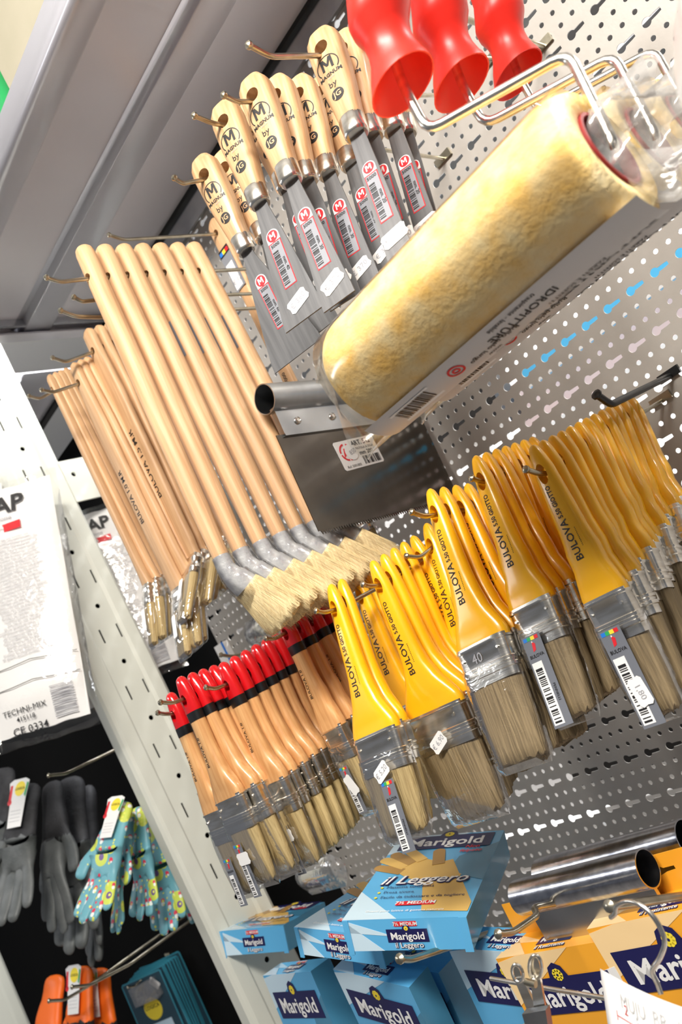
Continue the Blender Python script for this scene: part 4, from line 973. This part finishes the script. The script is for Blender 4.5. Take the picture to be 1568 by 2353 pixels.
glovebox(W(-.9194, -.3176, -.2799) + vec((-.997, .081, -.019)) * .125, vec((.997, -.081, .019)), vec((-.013, .067, .998)), vec((.083, .994, -.066)), .125, .17, .03, 'blue', 'blue glove box standing lowest left beneath the lying ones', end='top')
glovebox(W(-.7167, -.3502, -.2921) + vec((-.981, .083, .176)) * .125, vec((.981, -.083, -.176)), vec((.169, -.086, .982)), vec((.097, .993, .071)), .125, .17, .03, 'blue', 'blue glove box standing tilted beneath the top right lying one', end='top')
standing((1008, 2236), -.305, 'blue glove box standing mostly hidden with only its dark side showing', .125, T=.036, u=(.985, -.08, -.15), up=(.13, -.05, .98))
standing((1030, 2178), -.315, 'blue glove box standing between the blue stack and the orange boxes', .125, right=False, u=(.99, -.03, -.13), up=(.12, -.05, .98))
standing((1140, 2204), -.328, 'orange glove box standing behind the metal clip', .122, 'orange', right=False, u=(.999, -.0, .03), header=True, T=.038)
standing((1349, 2136), -.328, 'orange glove box standing at the right edge behind the price sheet', .135, 'orange', right=False, u=(.999, .02, .04), header=True, T=.034)
# wire hooks at the boxes
X = at(1237, 2100, -.33).x
hook_obj([at(1147, 2146, -.42), at(1178, 2143, -.405), at(1237, 2103, -.36), at(1225, 2085, -.35), V((X, 0, at(1225, 2085, -.35).z - .16))], 'bent wire hook under the front steel tube', .0026, m=M_zinc)
hook_obj([at(920, 2203, -.40), at(945, 2205, -.385), V((at(945, 2205, -.385).x, 0, at(945, 2205, -.385).z - .14))], 'hook end just under the right lying blue box', .0032)
hook_obj([at(1402, 2082, -.42), at(1425, 2080, -.41), V((at(1425, 2080, -.41).x, 0, at(1425, 2080, -.41).z - .2))], 'hook end carrying the s-shaped wire at lower right', .0030)
# s-shaped wire
root = empty('s_shaped_wire', Matrix.Translation(at(1400, 2110, -.43)))
P = [(1404, 2108), (1415, 2098), (1418, 2082), (1440, 2071), (1470, 2078), (1505, 2110), (1528, 2160), (1518, 2200), (1500, 2230), (1512, 2262), (1520, 2285)]
pts = [at(x, y, -.430 - .002 * i) - root.matrix_world.translation for i, (x, y) in enumerate(P)]
fine = []
for i in range(len(pts) - 1):
    a = pts[max(i - 1, 0)]; b = pts[i]; c_ = pts[i + 1]; d = pts[min(i + 2, len(pts) - 1)]
    for u in (0, .25, .5, .75): fine.append(.5 * ((2 * b) + (c_ - a) * u + (2 * a - 5 * b + 4 * c_ - d) * u * u + (3 * b - a - 3 * c_ + d) * u ** 3))
fine.append(pts[-1]); mb = MB(); mb.tube(fine, .0016, M_chrome, 10); mb.obj('wire', root); tag(root, 'chrome s-shaped wire hanging in front of the right orange box', 'wire hook')
# clip hanger: rod with a sprung clip
root = empty('clip_hanger', Matrix.Translation(at(1215, 2270, -.43))); O = root.matrix_world.translation
mb = MB(); mb.tube([at(1128, 2248, -.43) - O, at(1205, 2262, -.43) - O, at(1400, 2295, -.43) - O], .0016, M_chrome, 10); mb.obj('rod', root)
def clip_plate(mb, pxs, Y, th, m):
    vs = [at(x, y, Y) - O for x, y in pxs]; n = len(vs); off = V((0, -th, 0))
    mb.add(vs + [v + off for v in vs], [tuple(range(n)), tuple(range(2 * n - 1, n - 1, -1))] + [(i, (i + 1) % n, (i + 1) % n + n, i + n) for i in range(n)], m)
def oval(cx, cy, rx, ry, rot=0, n=16): return [(cx + rx * math.cos(t) * math.cos(rot) - ry * math.sin(t) * math.sin(rot), cy + rx * math.cos(t) * math.sin(rot) + ry * math.sin(t) * math.cos(rot)) for t in [2 * math.pi * k / n for k in range(n)]]
mb = MB()
clip_plate(mb, oval(1190, 2236, 11, 20, -.25), -.437, .002, M_chrome); clip_plate(mb, oval(1231, 2223, 14, 27, 0), -.444, .002, M_chrome)
clip_plate(mb, [(1185, 2245), (1203, 2242), (1240, 2320), (1220, 2330)], -.438, .002, M_chrome); clip_plate(mb, [(1222, 2245), (1245, 2245), (1258, 2318), (1232, 2322)], -.446, .002, M_chrome)
mb.obj('spring_clip', root, angle=.5)
mb = MB(); 
for pth in (oval(1231, 2223, 15, 29, 0, 20), oval(1190, 2236, 12, 21, -.25, 20)):
    q = [at(x, y, -.448) - O for x, y in pth]; mb.tube(q + [q[0]], .0011, M_chrome, 8)
mb.tube([at(1208, 2256, -.452) - O, at(1232, 2262, -.452) - O], .0024, M_zinc, 10)
mb.obj('clip_wire', root)
mb = MB(); clip_plate(mb, [(1210, 2318), (1264, 2308), (1272, 2362), (1226, 2372)], -.449, .006, M_galv); mb.obj('jaw', root, angle=.5)
tag(root, 'chrome spring clip on a thin rod in front of the orange boxes', 'clip')
# price sheet, curved paper
p00 = at(1380, 2226, -.445); root = empty('price_sheet', frame(p00, vec(at(1560, 2300, -.50) - p00), vec((-.2, 1, .1)), V((0, 0, 1))))
xx = vec(at(1575, 2297, -.47) - p00); zz = vec(p00 - at(1392, 2353, -.455)); zz = (zz - xx * zz.dot(xx)).normalized(); yy = zz.cross(xx)
root.matrix_world = frame(p00, xx, yy, zz)
mb = MB(); Ws, Hs = .10, .11; nx = 12
def bend_(x): return -.010 * math.sin(x / Ws * 2.2)
for off in (0,):
    vs = []; 
    for i in range(nx + 1):
        x = Ws * i / nx; vs += [V((x, bend_(x), 0)), V((x, bend_(x), -Hs))]
    mb.add(vs, [(2 * i, 2 * i + 1, 2 * i + 3, 2 * i + 2) for i in range(nx)], M_white)
q = mb.obj('paper', root); sd = q.modifiers.new('t', 'SOLIDIFY'); sd.thickness = .0003; sd.offset = 0
t = MB(); sf2 = lambda x, z: bend_(x) - .0006
t.text('APPE', .016, .066, -.046, 0, M_lred, bold=.03, surf=sf2); 
t.add([(x, sf2(x, z), z) for x, z in ((.020, -.026), (.036, -.026), (.044, -.085), (.014, -.085))], [(0, 1, 2, 3)], mat('print_sky_blue', (.08, .45, .75), .4))
t.text('2', .008, .028, -.016, 0, M_lred, surf=sf2)
t.add([(x, sf2(x, z), z) for x, z in ((.016, -.0215), (.040, -.0215), (.040, -.022), (.016, -.022))], [(0, 1, 2, 3)], M_lred)
for x in (.016, .040): t.add([(a, sf2(a, z), z) for a, z in ((x - .0003, -.019), (x + .0003, -.019), (x + .0003, -.0245), (x - .0003, -.0245))], [(0, 1, 2, 3)], M_lred)
t.text('MUJU  BB  A', .011, .052, -.012, 0, mat('show_through_ink', (.66, .66, .66), .6), surf=sf2)
t.obj('printing', root, smooth=False); tag(root, 'white paper sheet with red lettering and blue drawing at the bottom right corner', 'paper sheet')
# ------------------------------------------------------------ gloves and packs of the next bay
def glove_mesh(name, seed=1, spread=1.):
    rnd = random.Random(seed)
    vs = [(0, 0, 0), (0, 0, -.04), (0, 0, -.085), (0, .004, -.125)]; rad = [.033, .030, .036, .041]; es = [(0, 1), (1, 2), (2, 3)]
    for i, (x, L_, r) in enumerate(((-.031, .078, .0150), (-.010, .090, .0155), (.012, .086, .0155), (.032, .068, .0145))):
        b = 3; bx = x * .8; k = len(vs)
        p = V((bx, .004, -.150)); vs.append(tuple(p)); rad.append(r * 1.15); es.append((3, k))
        cur = rnd.uniform(.1, .5)
        for j in (1, 2, 3): vs.append((x * (1 + .07 * spread * j), .004 - cur * .012 * j * j / 2, -.150 - L_ * j / 3)); rad.append(r * (1 - .05 * j)); es.append((k + j - 1, k + j))
    k = len(vs)
    for j, (x, z, r) in enumerate(((-.040, -.095, .017), (-.056, -.125, .0165), (-.060, -.158, .0150))): vs.append((x, -.006 * j, z)); rad.append(r); es.append((2 if j == 0 else k + j - 1, k + j))
    me = bpy.data.meshes.new(name); me.from_pydata(vs, es, [])
    def mods(o):
        sk = o.modifiers.new('s', 'SKIN'); sk.use_smooth_shade = True
        for i, r in enumerate(rad): o.data.skin_vertices[0].data[i].radius = (r, r)
        o.data.skin_vertices[0].data[0].use_root = True
        o.modifiers.new('u', 'SUBSURF').levels = 2; o.modifiers['u'].render_levels = 2
    o = bpy.data.objects.new('temporary', me); COL.objects.link(o); bpy.context.view_layer.objects.active = o
    bm = bmesh.new(); bm.from_mesh(me)
    ly = bm.verts.layers.skin.verify(); bm.verts.ensure_lookup_table()
    for i, v in enumerate(bm.verts): v[ly].radius = (rad[i], rad[i]); v[ly].use_root = i == 0
    bm.to_mesh(me); bm.free()
    sk = o.modifiers.new('s', 'SKIN'); sk.use_smooth_shade = True; u = o.modifiers.new('u', 'SUBSURF'); u.levels = 2
    dg = bpy.context.evaluated_depsgraph_get(); dg.update(); r = bpy.data.meshes.new_from_object(o.evaluated_get(dg)); bpy.data.objects.remove(o)
    for v in r.vertices:
        v.co.y *= .42; v.co.y += .004 * noise.noise(v.co * 22) ; v.co.x += .003 * noise.noise(v.co * 16 + V((5, 0, 0)))
    r.name = name; return r
def floral():
    M = bpy.data.materials.new('floral_knit'); M.use_nodes = True; nt = M.node_tree; N = nt.nodes; L = nt.links; p = N['Principled BSDF']; p.inputs['Roughness'].default_value = .45
    tc = N.new('ShaderNodeTexCoord'); cur = None
    base = (.16, .42, .50, 1)
    for sc, th, thi, col in ((24, .42, .0, (.62, .72, .10, 1)), (24, .17, 0, (.18, .10, .30, 1)), (62, .32, 0, (.75, .05, .10, 1)), (60, .28, 0, (.85, .9, .85, 1)), (90, .26, 0, (.8, .8, .15, 1))):
        v = N.new('ShaderNodeTexVoronoi'); v.inputs['Scale'].default_value = sc; L.new(tc.outputs['Object'], v.inputs['Vector'])
        lt = N.new('ShaderNodeMath'); lt.operation = 'LESS_THAN'; lt.inputs[1].default_value = th; L.new(v.outputs['Distance'], lt.inputs[0])
        # only some cells carry a print
        se = N.new('ShaderNodeSeparateColor'); L.new(v.outputs['Color'], se.inputs[0]); g = N.new('ShaderNodeMath'); g.operation = 'GREATER_THAN'; g.inputs[1].default_value = .45; L.new(se.outputs[0], g.inputs[0])
        mu = N.new('ShaderNodeMath'); mu.operation = 'MULTIPLY'; L.new(lt.outputs[0], mu.inputs[0]); L.new(g.outputs[0], mu.inputs[1])
        mx = N.new('ShaderNodeMix'); mx.data_type = 'RGBA'; L.new(mu.outputs[0], mx.inputs[0])
        if cur: L.new(cur, mx.inputs[6])
        else: mx.inputs[6].default_value = base
        mx.inputs[7].default_value = col; cur = mx.outputs[2]
    L.new(cur, p.inputs['Base Color']); return M
M_floral = floral()
M_blackg = mat('black_knit', (.018, .018, .02), .7, 0, (.05, .05, .055), 30, bump=.4, bscale=300)
M_greyg = mat('grey_coated_knit', (.16, .17, .17), .5, 0, (.09, .10, .10), 25, bump=.3, bscale=200)
M_orange = mat('orange_coating', (.95, .16, .01), .45)
gm = [glove_mesh('glove_body', s, 1.) for s in (1, 2)]
def header_card(parent, w=.05, h=.085):
    mb = MB(); mb.plate([(-w / 2, -.005), (-w / 2 + .008, -.04), (-w / 2 + .010, -h), (w / 2 - .006, -h), (w / 2 - .004, -.036), (w / 2, -.005), (w * .3, 0), (-w * .3, 0)], -.022, M_white, .0004)
    mb.disc(.004, -.018, .013, -.0224, M_lyel); mb.text('LOGICA', .0065, .004, -.018, -.0228, M_ink, bold=.01)
    mb.rect(-w / 2 + .004, -.040, -w / 2 + .010, -.010, -.0224, M_lred); mb.disc(-w / 2 + .007, -.040, .005, -.0224, M_lred)
    mb.plate([(.016, -.030), (.020, -.034), (.024, -.010), (.020, -.008)], -.0226, M_green)
    for i in range(4): mb.rect(-.012, -.056 - i * .006, .014, -.0565 - i * .006, -.0224, M_greyink)
    mb.obj('header_card', parent, smooth=False)
def gloveobj(mi, m, top, bot, Y, label, card=False, yaw=0., L=.235, flip=1, group=None, tipm=None, X=None):
    root = empty('work_glove')
    me = gm[mi].copy(); me.materials.clear(); me.materials.append(m)
    if tipm:
        me.materials.append(tipm)
        for p in me.polygons:
            if p.center.z < -.10: p.material_index = 1
    link('glove', me, root)
    if card: header_card(root)
    p = at(*top, Y); q = atX(*bot, p.x); 
    if abs(q.y - p.y) > .15: q = at(*bot, Y)
    mm = hangframe(p, q, L, yaw=yaw)
    if flip < 0: mm = mm @ Matrix.Rotation(math.pi, 4, 'Z')
    root.matrix_world = mm
    tag(root, label, 'glove', group); return root
GG = 'floral garden gloves'
fl = [((286, 1838), (205, 2118), -.265, 'floral teal glove at the front left with a yellow flower on its back', True, .5, 1, 0),
      ((300, 1862), (262, 2142), -.245, 'floral teal glove hanging lowest with fingers close together', False, -.3, -1, 1),
      ((318, 1850), (335, 2108), -.225, 'floral teal glove in the middle with a dark patch at its fingertip', False, .2, 1, 1),
      ((352, 1870), (392, 2140), -.195, 'floral teal glove right of the middle with a lime flower on its palm', False, .4, 1, 0),
      ((376, 1880), (448, 2122), -.170, 'floral teal glove partly behind the slotted upright', False, -.2, -1, 1)]
for a, b, Y, lab, cd_, yw, fp, mi in fl: gloveobj(mi, M_floral, a, b, Y, lab, cd_, yw, flip=fp, group=GG)
bk = [((68, 1795), (20, 2120), -.27, 'black work glove with a thermometer header card', True, .5, 1, 0),
      ((8, 1760), (-12, 2090), -.28, 'grey rubber coated glove cut by the left edge', False, .4, 1, 1),
      ((120, 1790), (130, 2140), -.23, 'black glove with pale fingertips hanging lowest', False, .1, -1, 1),
      ((160, 1780), (180, 2180), -.19, 'dark glove between the header card and the floral gloves', False, .3, 1, 0),
      ((200, 1800), (225, 2210), -.15, 'dark glove deep behind the floral gloves', False, -.3, 1, 1)]
for a, b, Y, lab, cd_, yw, fp, mi in bk: gloveobj(mi, M_blackg, a, b, Y, lab, cd_, yw, flip=fp, group='dark work gloves', tipm=M_greyg)
for i, (a, b, Y) in enumerate((((128, 2235), (95, 2560), -.27), ((190, 2215), (185, 2540), -.25), ((225, 2220), (258, 2540), -.22))):
    gloveobj(i % 2, M_orange, a, b, Y, ['orange and black glove at the bottom left beside the white upright', 'orange and black glove with a slotted white card', 'orange and black glove nearest the teal cards'][i], i != 0, .3, group='orange and black gloves', tipm=M_blackg)
# teal hanging cards with clips
M_teal = mat('teal_card', (.05, .30, .40), .35, coat=.3)
def tealcard():
    root = empty('blister_card'); w, h = .115, .17
    mb = MB(); out = [(-w / 2, -.004), (-w / 2 + .004, 0), (w / 2 - .004, 0), (w / 2, -.004), (w / 2, -h), (-w / 2, -h)]
    mb.plate(out, 0, M_teal, .0012); mb.rect(-w / 2 + .003, -h + .003, w / 2 - .003, -.003, -.0002, mat('card_navy', (.03, .07, .10), .3) if 'card_navy' not in bpy.data.materials else bpy.data.materials['card_navy'])
    mb.disc(0, -.070, .024, -.0006, M_lyel); mb.text('LOGICA', .011, 0, -.066, -.0009, M_ink, bold=.01); mb.rect(-.036, -.165, .036, -.10, -.0006, M_cardb2)
    mb.obj('card', root, smooth=False)
    bs = MB(); bs.box((-.034, -.011, -.052), (.034, -.001, -.012), M_film2); bs.obj('blister', root, smooth=False)
    s = MB(); rnd = random.Random(8)
    for k in range(9):
        x = rnd.uniform(-.026, .026); z = rnd.uniform(-.046, -.018); a = rnd.uniform(0, 3); d = V((math.cos(a), -.2, math.sin(a))) * .008
        s.tube([V((x, -.006, z)) - d, V((x, -.006, z)), V((x + .003, -.005, z)) + d], .0011, M_chrome, 6)
    s.obj('steel_clips', root)
    price_tag('', root, (.032, -.003, -.022), .9, w=.028, h=.016)
    return dict(root=root, cat='card pack', L=.17)
tc_ = tealcard()
stack(tc_, 'teal blister card of steel clips in the row at the bottom', 9, (322, 2246), (397, 2421), .17, (440, 2140), None, hz=.006, Lm=.17, group='teal blister cards', hooklabel='hook hidden behind the teal blister cards', jit=.012, yaw=.45)
# long white printed glove packs
def pack(top, bot, Y, label, w=.13, L=.36, yaw=0., words=True):
    root = empty('glove_pack'); p = at(*top, Y); q = atX(*bot, p.x)
    if abs(q.y - p.y) > .15: q = at(*bot, Y)
    root.matrix_world = hangframe(p, q, L, yaw=yaw)
    def sheet(w, L, z0, m, bulge, off, name):
        mb = MB(); nx, nz = 18, 30; vs = []
        for sgn in (-1, 1):
            for j in range(nz + 1):
                for i in range(nx + 1):
                    u = i / nx * 2 - 1; v = j / nz; d = bulge * (max(0, 1 - u * u) ** .5) * min(1, v * 5, (1 - v) * 6 + .15); r = .0022 * noise.noise(V((u * 2.5, v * 6, sgn * 3 + off)))
                    vs.append((u * w / 2, sgn * (d + off * .002) + r, z0 - L * v + .002 * noise.noise(V((u * 3, v, 7)))))
        fs = []
        for s_ in (0, 1):
            b = s_ * (nx + 1) * (nz + 1)
            for j in range(nz):
                for i in range(nx):
                    a = b + j * (nx + 1) + i; f = (a, a + 1, a + nx + 2, a + nx + 1); fs.append(f if s_ else f[::-1])
        mb.add(vs, fs, m); return mb.obj(name, root, angle=2.), lambda x, z: -(bulge * max(0, 1 - (2 * x / w) ** 2) ** .5 * min(1, max(0, (z0 - z) / L) * 5, (1 - max(0, (z0 - z) / L)) * 6 + .15)) - .0035
    ins, sf = sheet(w * .86, L * .93, -.01, M_white, .012, 0, 'printed_insert')
    if words:
        t = MB(); t.text('CAP', .036, -.014, -.040, 0, M_ink, bold=.03, surf=sf); t.text('protezione', .010, -.02, -.060, 0, M_greyink, surf=sf)
        vs = [(x, sf(x, z), z) for x, z in ((-w * .42, -.068), (w * .1, -.068), (w * .1, -.08), (-w * .42, -.08))]; t.add(vs, [(0, 3, 2, 1)], M_lred); t.text('TYPE A', .010, -.025, -.074, 0, M_white, surf=lambda x, z: sf(x, z) - .0006, bold=.01)
        rnd = random.Random(6)
        for k in range(34): 
            s = ''.join(rnd.choice(('iuntil', 'mano ', 'guanto ', 'en ', 'the ', 'protect ', 'use ')) for _ in range(6))[:38]
            t.text(s, .0052, 0, -.092 - k * .0048, 0, M_greyink, surf=sf, sx=.92)
        for z in (-.262, -.288): t.add([(x, sf(x, zz), zz) for x, zz in ((-w * .42, z), (-w * .2, z), (0, z + .003), (w * .2, z), (w * .42, z), (w * .42, z - .0010), (w * .2, z - .001), (0, z + .002), (-w * .2, z - .001), (-w * .42, z - .001))], [(0, 1, 2, 3, 4, 5, 6, 7, 8, 9)][::-1], M_ink)
        t.text('TECHNI-MIX', .010, -.018, -.318, 0, M_ink, surf=sf); t.text('415118', .008, -.018, -.328, 0, M_ink, surf=sf, bold=.01); t.text('CE 0334', .013, -.015, -.342, 0, M_ink, surf=sf, bold=.005)
        rr = random.Random(2); z = -.300
        while z > -.338: 
            h = rr.choice((.0008, .0016)); t.add([(x, sf(x, zz) - .0003, zz) for x, zz in ((.018, z), (.046, z), (.046, z - h), (.018, z - h))], [(0, 3, 2, 1)], M_greyink); z -= h + rr.choice((.0008, .0012))
        t.obj('lettering', ins, smooth=False)
    sheet(w, L, 0, M_film, .017, 1, 'clear_bag')
    tag(root, label, 'glove pack', 'white printed glove packs'); return root
pack((18, 1105), (108, 1700), -.265, 'large white printed glove pack left of the slotted upright', w=.135, L=.36, yaw=.85)
pack((130, 1480), (185, 1640), -.20, 'narrow slice of a glove pack just left of the upright', w=.07, L=.14, yaw=.6, words=False)
pack((215, 1165), (345, 1560), -.10, 'glove pack seen edge-on through the gap under the cross bar', w=.15, L=.36, yaw=1.0)
pack((-75, 1120), (-30, 1640), -.30, 'glove pack cut off by the left edge', w=.13, L=.36, words=False, yaw=.8)
def wallhook(label, pts, Y, dz=0.):
    P = [at(*pts[0], Y)]; X = P[0].x
    P = [atX(*p, X) for p in pts]; P.append(V((X, .02, P[-1].z + dz * (0 - P[-1].y)))); 
    return hook_obj(P, label, .0028)
wallhook('long hook over the orange gloves, upper tip', [(166, 2268), (205, 2264), (300, 2215)], -.35)
wallhook('long hook over the orange gloves, lower tip', [(113, 2300), (148, 2298), (200, 2268)], -.36)
wallhook('curved hook ending behind the black glove card', [(112, 1782), (150, 1778), (235, 1738)], -.30)
# clear bags glimpsed between the rows
def smallbag(px, Y, w, h, label, m=None):
    mb = MB(); R = []
    for i in range(9):
        u = i / 8; a = w / 2 * (.75 + .3 * math.sin(math.pi * u)); R.append([V((a * math.cos(2 * math.pi * k / 20) * (1 + .12 * noise.noise(V((k, i, 2)))), .018 * math.sin(math.pi * min(1, u + .1)) * math.sin(2 * math.pi * k / 20) * (1 + .5 * noise.noise(V((k * 2., i, 5)))), -h * u)) for k in range(20)])
    mb.rings(R, m or M_film2); o = mb.obj('plastic_bag'); o.location = at(*px, Y); tag(o, label, 'bag', 'clear plastic bags'); return o
smallbag((200, 945), -.05, .09, .08, 'glinting clear bag behind the slim brushes at the shelf end')
smallbag((590, 1415), -.022, .10, .05, 'glinting clear bag under the fanned round brushes')
smallbag((720, 1975), -.12, .12, .05, 'clear bag under the red-tipped brushes')
mb = MB(); mb.box((0, 0, -.05), (.03, .012, 0), M_white); mb.box((.024, -.0004, -.05), (.03, 0, 0), M_blue); o = mb.obj('small_carton', smooth=False); o.location = at(492, 1488, -.013); tag(o, 'small white and blue carton glimpsed above the red row', 'box')
# ------------------------------------------------------------ goods on the other side of the board
def behind(px0, px1, Y, h, d, m, label, name='carton'):
    a = at(*px0, Y); b = at(*px1, Y); mb = MB(); w = abs(b.x - a.x); x0 = min(a.x, b.x)
    z = (a.z + b.z) / 2; mb.box((0, 0, -h / 2), (w, d, h / 2), m)
    k = MB(); k.box((-.0005, -.0005, -h / 2 - .0005), (w + .0005, .002, -h / 2 + h * .12), M_white)
    o = mb.obj(name, smooth=False); o.location = (x0, Y, z); k.obj('edge_strip', o, smooth=False); tag(o, label, 'box', 'goods behind the perforated board'); return o
M_bb = mat('glossy_sky_blue', (.10, .55, .95), .3); M_pk = mat('pale_pink_card', (.80, .62, .60), .4); M_ww = mat('white_card', (.92, .92, .92), .4); M_dk = mat('black_card', (.02, .018, .018), .5); M_rr = mat('red_card', (.7, .06, .05), .4)
behind((1190, 872), (1640, 540), .10, .030, .05, M_bb, 'long sky-blue carton glimpsed through the keyholes')
behind((1180, 960), (1640, 640), .16, .085, .06, M_pk, 'pale pink carton glimpsed below the sky-blue one')
behind((1000, 2000), (1400, 1925), .10, .05, .05, M_ww, 'white carton glimpsed through the lowest holes')
behind((1400, 1905), (1720, 1830), .10, .06, .05, M_ww, 'white carton at the lower right behind the board')
behind((1240, 1650), (1700, 1490), .06, .26, .05, M_dk, 'black carton behind the dark keyholes at lower right')
behind((930, 1040), (1120, 880), .07, .12, .05, M_dk, 'black carton behind the board right of the scraper')
behind((1270, 120), (1560, -160), .09, .10, .05, M_dk, 'dark carton at the top right behind the board')
behind((880, 1900), (960, 1870), .08, .02, .03, M_rr, 'small red carton glimpsed above the right lying box')
# far shop beyond the top left corner
a = at(38, 235, -.318); mb = MB(); mb.box((0, 0, 0), (1.3, .30, .45), mat('cream_card', (.42, .38, .29), .6, 0, (.37, .34, .25), 10)); mb.box((0, -.001, .30), (1.3, 0, .31), M_white); o = mb.obj('storage_carton', smooth=False); o.location = V((a.x, -.318, 2.303)); tag(o, 'cream cardboard box standing on top of the shelf at the top left', 'box')
mb = MB(); mb.box((0, 0, 0), (.10, .12, .16), M_green); mb.disc(.05, .08, .035, -.001, M_lyel); mb.rect(.0, .0, .10, .03, -.001, M_navy); o = mb.obj('paint_packet', smooth=False); o.location = V((a.x - .13, -.31, 2.303)); tag(o, 'green and dark packet on the shelf beside the cream box', 'packet')
